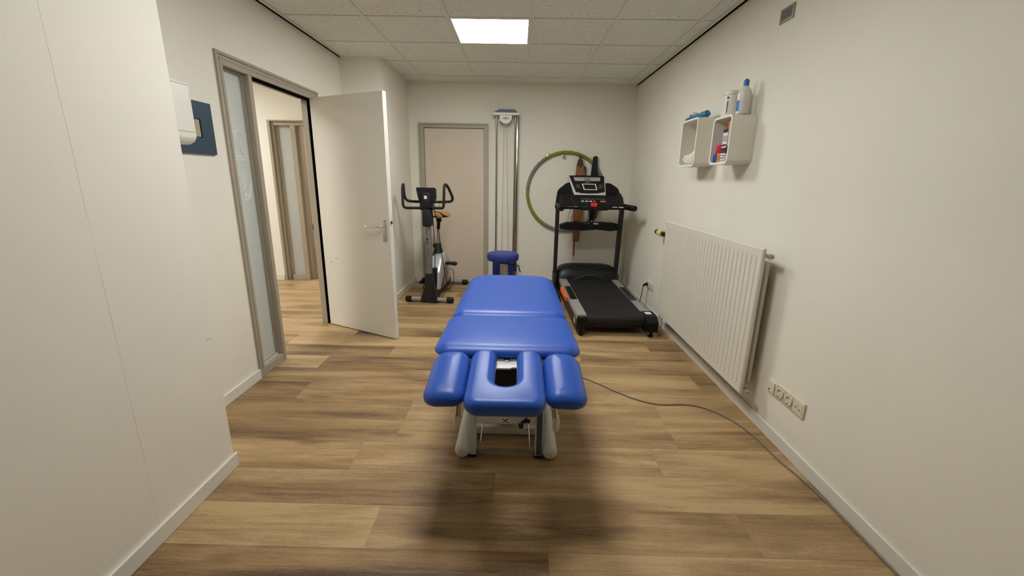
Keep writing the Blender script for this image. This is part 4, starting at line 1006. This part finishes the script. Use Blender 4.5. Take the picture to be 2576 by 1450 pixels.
# ------------------------------------------------------------------ radiator
def radiator():
    RAD = mat('radiator_enamel', (222, 217, 204), .35)
    t = thing('radiator', 'white ribbed panel radiator on the right wall', 'radiator', (1.36, 2.99, .09))
    x0, x1, y0, y1, z0, z1 = 1.305, 1.325, 2.240, 3.750, .172, 1.022
    k = nb(); n = 29; pitch = (y1-y0-.07)/n
    # fluted face: lattice of quads, panel with recessed channels
    ys = [y0, y0+.006]; 
    prof = [(y0, 0.006), (y0+.006, 0.0), (y0+.030, 0.0)]
    for i in range(n):
        a = y0+.035+i*pitch
        prof += [(a+.006, 0.0), (a+.0095, .007), (a+.0125, .007), (a+.016, 0.0)]
    prof += [(y1-.006, 0.0), (y1, .006)]
    rows = [z0, z0+.006, z0+.045, z0+.062, z1-.062, z1-.045, z1-.006, z1]
    grid = []
    for zi, z in enumerate(rows):
        row = []
        for (y, d) in prof:
            dd = d if (zi in (3, 4)) else (d if y in (y0, y1) else 0)
            if zi in (0, len(rows)-1): dd = .006
            row.append(k.verts.new((x0+dd, y, z)))
        grid.append(row)
    for a, b_ in zip(grid, grid[1:]):
        for i in range(len(a)-1): k.faces.new((a[i], a[i+1], b_[i+1], b_[i]))
    rim = grid[0][:] + [r[-1] for r in grid[1:-1]] + grid[-1][::-1] + [r[0] for r in grid[1:-1]][::-1]
    back = [k.verts.new((x1, v.co.y, v.co.z)) for v in rim]
    for i in range(len(rim)): k.faces.new((rim[i], back[i], back[(i+1) % len(rim)], rim[(i+1) % len(rim)]))
    k.faces.new(back)
    obj('front_panel', k, RAD, t, ang=25)
    obj('rear_panel', bx(1.366, 1.386, 2.285, 3.70, .225, .945, r=.004), RAD, t)
    k = nb()
    for i in range(40):
        yy = 2.30+i*.035; box(k, 1.325, 1.366, yy, yy+.002, .26, .93)
    o = obj('convector_fins', k, RAD, t); 
    k = nb()
    for yy in (2.6, 3.4): box(k, 1.386, XR, yy, yy+.03, .25, .90)
    obj('wall_bracket', k, RAD, t)
    # vents and valves
    for z in (.985, .200):
        k = nb(); cyl(k, (1.335, 2.285, z), (1.335, 2.215, z), .011, 12); cyl(k, (1.335, 2.222, z), (1.335, 2.200, z), .016, 6); cyl(k, (1.335, 2.20, z), (1.335, 2.194, z), .008, 10); v = obj('vent_plug', k, STEEL, t)
        k = nb(); cyl(k, (1.335, 2.195, z), (1.335, 2.1935, z), .004, 8); obj('vent_hole', k, BLACK, v)
    k = nb(); cyl(k, (1.34, 3.70, .89), (1.34, 3.91, .89), .020, 16); v = obj('valve_body', k, BLACK, t)
    k = nb(); cyl(k, (1.34, 3.91, .89), (1.34, 4.02, .89), .030, 24, r2=.027); hd = obj('thermostat_head', k, CHROMEY, v)
    k = nb(); cyl(k, (1.34, 4.02, .89), (1.34, 4.075, .89), .027, 24, r2=.024); obj('thermostat_cap', k, BLACK, hd)
    k = nb(); cyl(k, (1.34, 3.70, .205), (1.34, 3.775, .205), .014, 14); cyl(k, (1.34, 3.76, .19), (1.34, 3.76, .225), .012, 12); obj('return_valve', k, BLACK, t)
    for yy, m_ in ((3.765, WHITEM), (3.70, WHITEM)):
        k = nb(); tube(k, [(1.34, yy, .2), (1.34, yy, .012), ], .008, seg=10); lathe(k, [(.018, 0), (.018, .006), (.009, .010)], (1.34, yy, 0), 14); obj('pipe', k, m_, t)
radiator()

# ------------------------------------------------------------------ sockets on the right wall
def socket_strip():
    t = thing('socket_strip', 'long cream four-gang switch and socket plate low on the right wall near the radiator', 'socket', (XR-.005, 2.0, .25))
    y0, y1, z0, z1 = 1.852, 2.152, .248, .330
    k = nb(); box(k, XR-.011, XR, y0, y1, z0, z1, r=.005, seg=3); obj('plate', k, CREAMP, t)
    cs = [y1-.040-i*.0733 for i in range(4)]; zc = (z0+z1)/2
    xf = XR-.011
    # rocker
    k = nb(); prism(k, rpoly([(cs[0]-.027, zc-.03, .004), (cs[0]+.03, zc-.03, .004), (cs[0]+.03, zc+.03, .004), (cs[0]-.027, zc+.03, .004)], 3), xf-.007, xf, 'yz'); rk = obj('rocker_switch', k, CREAMP, t)
    k = nb(); cyl(k, (xf-.0076, cs[0]+.012, zc-.018), (xf-.0068, cs[0]+.012, zc-.018), .0055, 12); cyl(k, (xf-.0076, cs[0]+.004, zc), (xf-.0068, cs[0]+.004, zc), .0016, 8); obj('indicator', k, BLACK, rk)
    for c in cs[1:3]:
        k = nb(); lathe(k, [(.0285, .0), (.0285, .003), (.0275, .0055), (.0215, .0072), (.0195, .0066), (.0188, .0012), (0, .0012)], (xf, c, zc), 28, axis=(-1, 0, 0)); 
        sk = obj('socket_insert', k, CREAMP, t)
        k = nb(); 
        for dz in (-.0095, .0095): cyl(k, (xf-.0022, c, zc+dz), (xf-.001, c, zc+dz), .0026, 10)
        for a in (-1, 1): box(k, xf-.0078, xf-.005, c-.005, c+.005, zc+a*.0195-.0022, zc+a*.0195+.0022)
        obj('contacts', k, BLACK, sk)
        k = nb()
        for a in (-1, 1): box(k, xf-.0012, xf+.0002, c+a*.030-.0005, c+a*.030+.0005, zc-.030, zc+.030)
        for a in (-1, 1): box(k, xf-.0012, xf+.0002, c-.030, c+.030, zc+a*.030-.0005, zc+a*.030+.0005)
        obj('insert_seam', k, mat('seam_shadow', (120, 108, 84), .8), sk)
    k = nb(); box(k, xf-.002, xf, cs[3]-.028, cs[3]+.028, zc-.028, zc+.028, r=.0009, seg=1); di = obj('data_insert', k, CREAMP, t)
    k = nb()
    for dy, dz, r in ((.016, .0, .0035), (.012, -.006, .0028), (-.010, -.004, .0035), (-.014, -.010, .0028), (0, .010, .0025), (.002, -.006, .001)):
        cyl(k, (xf-.0026, cs[3]+dy, zc+dz), (xf-.0018, cs[3]+dy, zc+dz), r, 10)
    obj('jack_holes', k, BLACK, di)
socket_strip()
def far_socket():
    t = thing('double_socket', 'small cream double socket behind the radiator end with a black plug in it', 'socket', (XR-.005, 4.33, .255))
    k = nb(); box(k, XR-.011, XR, 4.225, 4.435, .254, .336, r=.004); obj('plate', k, CREAMP, t)
    for y in (4.39, 4.32, 4.27):
        k = nb(); lathe(k, [(.024, .0005), (.022, .003), (.018, .003), (.017, -.003), (0, -.003)], (XR-.0115, y, .295), 20, axis=(-1, 0, 0)); s = obj('socket_insert', k, CREAMP, t)
        k = nb(); 
        for dz in (-.008, .008): cyl(k, (XR-.0142, y, .295+dz), (XR-.0105, y, .295+dz), .003, 8)
        obj('contacts', k, BLACK, s)
    t2 = thing('power_plug', 'black mains plug with cord in the socket beside the treadmill', 'plug', (1.37, 4.39, .05))
    k = nb(); cyl(k, (XR-.0155, 4.39, .295), (XR-.045, 4.39, .292), .019, 16, r2=.014); cyl(k, (XR-.045, 4.39, .292), (XR-.062, 4.39, .27), .014, 12, r2=.007); obj('plug_body', k, BLACK, t2)
    k = nb(); tube(k, [(XR-.055, 4.39, .278), (XR-.062, 4.39, .23), (XR-.07, 4.41, .12), (XR-.085, 4.43, .03), (XR-.095, 4.5, .008), (XR-.10, 4.75, .006), (1.27, 5.0, .006)], .0038, smooth=5, seg=8); obj('cord', k, BLACK, t2)
    tag(obj('thin_cord', tube(nb(), [(XR-.012, 4.325, .27), (XR-.03, 4.33, .2), (XR-.028, 4.34, .09), (XR-.03, 4.36, .01), (XR-.03, 4.30, .005), (XR-.032, 3.9, .005)], .0022, smooth=5, seg=6), mat('cord_grey', (120, 112, 98), .6)), 'thin grey cord hanging from the double socket to the skirting', 'cord')
far_socket()
def nameplate():
    t = thing('wall_plate', 'small grey printed plate high on the right wall near the ceiling', 'sign', (XR, 2.555, 2.195))
    k = nb(); box(k, XR-.007, XR, 2.498, 2.620, 2.195, 2.268, r=.003); obj('plate', k, mat('plate_grey', (150, 148, 140), .4), t)
    k = nb(); box(k, XR-.0078, XR-.007, 2.512, 2.609, 2.208, 2.258); p = obj('print_area', k, mat('print_grey', (112, 106, 104), .5), t)
    k = nb()
    for i in range(5):
        for j in range(5):
            w_ = .012 if (i*7+j*3) % 3 else .006
            box(k, XR-.0084, XR-.0078, 2.516+j*.018, 2.516+j*.018+w_, 2.213+i*.0088, 2.2155+i*.0088)
    obj('printed_lines', k, mat('print_dark', (74, 70, 70), .6), p)
nameplate()

# ------------------------------------------------------------------ left wall: dispenser and framed board
def dispenser():
    t = thing('towel_dispenser', 'white rounded dispenser on the left wall behind the near wall corner', 'dispenser', (XL, 2.06, 1.5))
    y0, y1, z0, z1 = 1.88, 2.205, 1.497, 1.80; xf = -1.600
    k = nb(); prof = rpoly([(XL, z0, 0), (xf-.02, z0, .05), (xf, z0+.03, .03), (xf, z1-.015, .02), (XL, z1, 0)], 6)
    prism(k, prof, y0, y1-.012); prism(k, inset(prof, .012) if False else [(x, z) for x, z in prof], y1-.012, y1, taper=.94); obj('housing', k, WHITEP, t)
    k = nb(); box(k, xf-.003, xf+.0015, y0, y1-.012, z0+.058, z0+.0595); box(k, xf-.003, xf+.0015, y0, y1-.012, z1-.032, z1-.0305); obj('seam', k, mat('seam_grey', (150, 146, 134), .6), t)
dispenser()
def framed():
    t = thing('framed_board', 'dark teal square board with beige centre on the left wall beside the dispenser', 'picture', (XL, 2.385, 1.46))
    y0, y1, z0, z1 = 2.255, 2.525, 1.463, 1.735
    k = nb()
    for a in ((y0, y1, z0, 1.548), (y0, y1, 1.645, z1), (y0, y0+.09, 1.548, 1.645), (2.43, y1, 1.548, 1.645)): box(k, XL, XL+.014, *a)
    obj('board', k, TEAL, t)
    k = nb(); box(k, XL, XL+.009, y0+.09, 2.427, 1.551, 1.642, r=.002, seg=1); obj('centre_panel', k, mat('beige_panel', (170, 160, 130), .5), t)
framed()

# ------------------------------------------------------------------ shelves and what is on them
SHM = mat('shelf_lacquer', (226, 221, 206), .4, bump=.08, bscale=100)
def shelf(y0, y1, z0, z1, label):
    t = thing('cube_shelf', label, 'shelf', (XR-.075, (y0+y1)/2, z0), 0, 'wall cube shelves')
    xf = 1.265
    o = rpoly([(y0, z0, .035), (y1, z0, .035), (y1, z1, .035), (y0, z1, .035)], 6); i_ = rpoly([(y0+.014, z0+.014, .022), (y1-.014, z0+.014, .022), (y1-.014, z1-.014, .022), (y0+.014, z1-.014, .022)], 6)
    k = nb(); n = len(o)
    A = [k.verts.new((xf, y, z)) for y, z in o]; B = [k.verts.new((xf, y, z)) for y, z in i_]; A2 = [k.verts.new((XR-.001, y, z)) for y, z in o]; B2 = [k.verts.new((XR-.001, y, z)) for y, z in i_]
    for j in range(n):
        q = (j+1) % n
        k.faces.new((A[j], A[q], B[q], B[j])); k.faces.new((A[j], A2[j], A2[q], A[q])); k.faces.new((B[j], B[q], B2[q], B2[j])); k.faces.new((A2[j], B2[j], B2[q], A2[q]))
    obj('shell', k, SHM, t)
    # edge band
    k = nb(); o2 = inset(o, .0005)
    A = [k.verts.new((xf-.0012, y, z)) for y, z in o2]; B = [k.verts.new((xf-.0012, y, z)) for y, z in inset(i_, -.0005)]
    A3 = [k.verts.new((xf, y, z)) for y, z in o2]; B3 = [k.verts.new((xf, y, z)) for y, z in inset(i_, -.0005)]
    for j in range(n):
        q = (j+1) % n; k.faces.new((A[j], A[q], B[q], B[j])); k.faces.new((A3[j], A[j], A[q], A3[q])); k.faces.new((B3[j], B3[q], B[q], B[j]))
    obj('edge_band', k, mat('edge_white', (244, 241, 230), .3), t)
shelf(3.205, 3.505, 1.468, 1.806, 'larger white cube shelf on the right wall holding the white towel')
shelf(2.700, 2.952, 1.468, 1.757, 'smaller white cube shelf on the right wall holding the tapes')
def goods():
    zf = 1.4825
    # bottle with blue cap
    t = thing('spray_bottle', 'white bottle with blue cap and blue label on the smaller cube shelf', 'bottle', (1.345, 2.752, 1.757))
    b = (1.342, 2.752, 1.757)
    k = nb(); lathe(k, [(0, 0), (.034, .001), (.037, .006), (.037, .118), (.034, .132), (.022, .148), (.014, .156), (.012, .162), (0, .162)], b, 28); bo = obj('bottle_body', k, mat('milky_plastic', (214, 212, 202), .35), t)
    k = nb(); lathe(k, [(.0155, .160), (.0155, .186), (.013, .192), (.006, .194), (.006, .198), (0, .198)], b, 20); obj('cap', k, mat('cap_blue', (26, 104, 186), .4), t)
    k = nb()
    for a in range(12):
        a0 = PI*.86+a*.075; a1 = a0+.075; r = .0376
        k.faces.new([k.verts.new((b[0]+r*math.cos(q), b[1]+r*math.sin(q), b[2]+z)) for q, z in ((a0, .018), (a1, .018), (a1, .078), (a0, .078))])
    obj('label_band', k, mat('label_blue', (30, 120, 200), .4), bo)
    k = nb()
    for a in range(12):
        a0 = PI*.86+a*.075; a1 = a0+.075; r = .0376
        k.faces.new([k.verts.new((b[0]+r*math.cos(q), b[1]+r*math.sin(q), b[2]+z)) for q, z in ((a0, .008), (a1, .008), (a1, .016), (a0, .016))])
        k.faces.new([k.verts.new((b[0]+r*math.cos(q), b[1]+r*math.sin(q), b[2]+z)) for q, z in ((a0, .079), (a1, .079), (a1, .116), (a0, .116))])
    obj('label_white', k, LABEL, bo)
    # tub
    c = (1.335, 2.888, 1.757)
    t = thing('dispenser_tub', 'white tall tub with ridged lid standing behind the bottle on the smaller cube shelf', 'tub', c)
    k = nb(); lathe(k, [(0, 0), (.050, .001), (.052, .006), (.047, .135), (0, .135)], c, 32); obj('tub_body', k, WHITEP, t)
    k = nb(); lathe(k, [(.0515, .132), (.0515, .148), (.045, .154), (0, .155)], c, 32); obj('lid', k, WHITEP, t)
    k = nb(); a0 = PI+.62
    box(k, c[0]+.0512*math.cos(a0)-.001, c[0]+.0512*math.cos(a0)+.002, c[1]+.0512*math.sin(a0)-.003, c[1]+.0512*math.sin(a0)+.003, c[2]+.02, c[2]+.092)
    lathe(k, [(.007, 0), (.007, .002), (0, .002)], (c[0]+.049*math.cos(a0), c[1]+.049*math.sin(a0), c[2]+.112), 14, axis=(math.cos(a0), math.sin(a0), 0)); obj('level_window', k, mat('slot_olive', (96, 92, 66), .5), t)
    # tapes in the small shelf
    def roll(name, x, y, z, r, h, col, lab, inner=.018):
        k = nb(); lathe(k, [(r-.001, 0), (r, .002), (r, h-.002), (r-.001, h), (inner, h), (inner, h-.01), (0, h-.01)], (x, y, z), 28)
        tag(obj(name, k, mat(name+'_'+lab[:9].replace(' ', '_'), col, .7, bump=.4, bscale=150)), lab, 'tape roll', 'tape rolls in the smaller cube shelf')
    roll('tape_roll', 1.297, 2.902, zf, .028, .052, (28, 78, 150), 'blue tape roll at the far end of the smaller cube shelf')
    roll('tape_roll', 1.299, 2.843, zf, .031, .054, (214, 150, 92), 'tan tape roll with dark oval mark, beside the blue tape roll')
    tan = bpy.data.objects[-1] if False else None
    roll('bandage_roll', 1.303, 2.874, zf+.0545, .033, .052, (196, 34, 58), 'red bandage roll lying on top of the blue and tan rolls')
    k = nb(); 
    for a in range(14):
        q0 = 2*PI*a/14; q1 = 2*PI*(a+1)/14
        def pp(q, s): yy = 2.832+s*.013*math.cos(q); zz = zf+.027+s*.011*math.sin(q); return (1.299-math.sqrt(max(0, .0316**2-(yy-2.843)**2)), yy, zz)
        k.faces.new([k.verts.new(v) for v in (pp(q0, 1), pp(q1, 1), pp(q1, .72), pp(q0, .72))])
    tr = [o for o in C.objects if o.get('label', '').startswith('tan tape')][0]
    obj('logo_ring', k, BLACK, tr)
    def carton(y0, y1, z0, z1, x0, x1, col, lab, bands=()):
        t = thing('tape_box', lab, 'box', ((x0+x1)/2, (y0+y1)/2, z0), 0, 'tape boxes in the smaller cube shelf')
        obj('carton', bx(x0, x1, y0, y1, z0, z1, r=.001, seg=1), mat('carton_%d_%d_%d' % col, col, .5), t)
        for (a, b_, c_) in bands:
            k = nb(); box(k, x0-.0006, x0, y0+.0005, y1-.0005, z0+(z1-z0)*a, z0+(z1-z0)*b_); obj('printed_band', k, mat('band_%d_%d_%d' % c_, c_, .5), t)
    carton(2.748, 2.806, zf, zf+.052, 1.268, 1.34, (236, 234, 226), 'white box with black printing standing next to the tan tape roll', ((.15, .22, (40, 40, 44)), (.4, .5, (60, 60, 60)), (.7, .78, (40, 40, 44))))
    carton(2.742, 2.806, zf+.0525, zf+.095, 1.270, 1.345, (34, 24, 60), 'dark navy and red box on top of the white box', ((.1, .3, (150, 30, 50)), (.75, .95, (230, 226, 220))))
    carton(2.745, 2.804, zf+.0955, zf+.195, 1.270, 1.345, (232, 226, 216), 'upright white box with navy top band, third in the box stack', ((.78, 1.0, (26, 26, 66)), (0, .10, (150, 30, 50)), (.25, .6, (176, 174, 172))))
    carton(2.738, 2.785, zf+.1955, zf+.24, 1.285, 1.34, (216, 130, 60), 'small orange box on the very top of the box stack')
    # towel in the large shelf
    k = nb(); bmesh.ops.create_icosphere(k, subdivisions=4, radius=1)
    rnd = random.Random(3)
    from mathutils import noise as nz
    for v in k.verts:
        p = v.co.copy(); d = 1+.22*nz.noise(p*1.7+Vector((3, 1, 0)))+.10*nz.noise(p*4)
        q = p*d; v.co = Vector((1.322+q.x*.05, 3.405+q.y*.075, zf+.042+max(-.042, q.z*.042)))
    # tail folded up towards the near side
    tt = nb(); bmesh.ops.create_icosphere(tt, subdivisions=3, radius=1)
    for v in tt.verts:
        p = v.co.copy(); d = 1+.2*nz.noise(p*2+Vector((1, 5, 2))); q = p*d; v.co = Vector((1.322+q.x*.045, 3.302+q.y*.05, zf+.055+max(-.055, q.z*.055-q.y*.01)))
    me = bpy.data.meshes.new('tmp'); tt.to_mesh(me); k.from_mesh(me); tt.free()
    tw = thing('towel', 'crumpled white towel lying in the larger cube shelf', 'towel', (1.33, 3.38, zf))
    obj('cloth', k, mat('white_towel', (222, 219, 208), .9, bump=.6, bscale=120), tw, ang=80)
    k = nb(); tube(k, [(1.288, 3.245, zf+.012), (1.285, 3.25, zf+.05), (1.292, 3.245, zf+.085), (1.30, 3.235, zf+.10)], 1, smooth=4, prof=[(-.004, -.012), (.004, -.012), (.004, .012), (-.004, .012)]); obj('dark_border', k, mat('towel_dark', (52, 48, 46), .9), tw)
    # on top of the large shelf
    t = thing('timer', 'small white box with dark window standing on the larger cube shelf', 'timer', (1.31, 3.47, 1.806))
    k = nb(); box(k, 1.300, 1.345, 3.425, 3.475, 1.806, 1.864, r=.004); obj('case', k, WHITEP, t)
    k = nb(); box(k, 1.2985, 1.300, 3.437, 3.468, 1.822, 1.850); obj('display', k, mat('display_olive', (58, 56, 44), .3), t)
    k = nb(); 
    P_ = [(1.272, 3.47, 1.814), (1.274, 3.43, 1.818), (1.29, 3.38, 1.824), (1.315, 3.32, 1.826), (1.335, 3.26, 1.831), (1.345, 3.235, 1.832)]
    tube(k, P_, .014, smooth=5, seg=16, rr=[.006, .008, .010, .014, .017, .022, .023, .012]); tube(k, [(1.278, 3.415, 1.816), (1.31, 3.385, 1.820), (1.34, 3.30, 1.83), (1.35, 3.24, 1.828)], .012, smooth=5, seg=14, rr=[.005, .010, .014, .018, .015, .010])
    tag(obj('exercise_band', k, mat('teal_rubber', (34, 116, 156), .5), ang=60), 'blue rubber exercise band bundled on the larger cube shelf', 'exercise band')
goods()
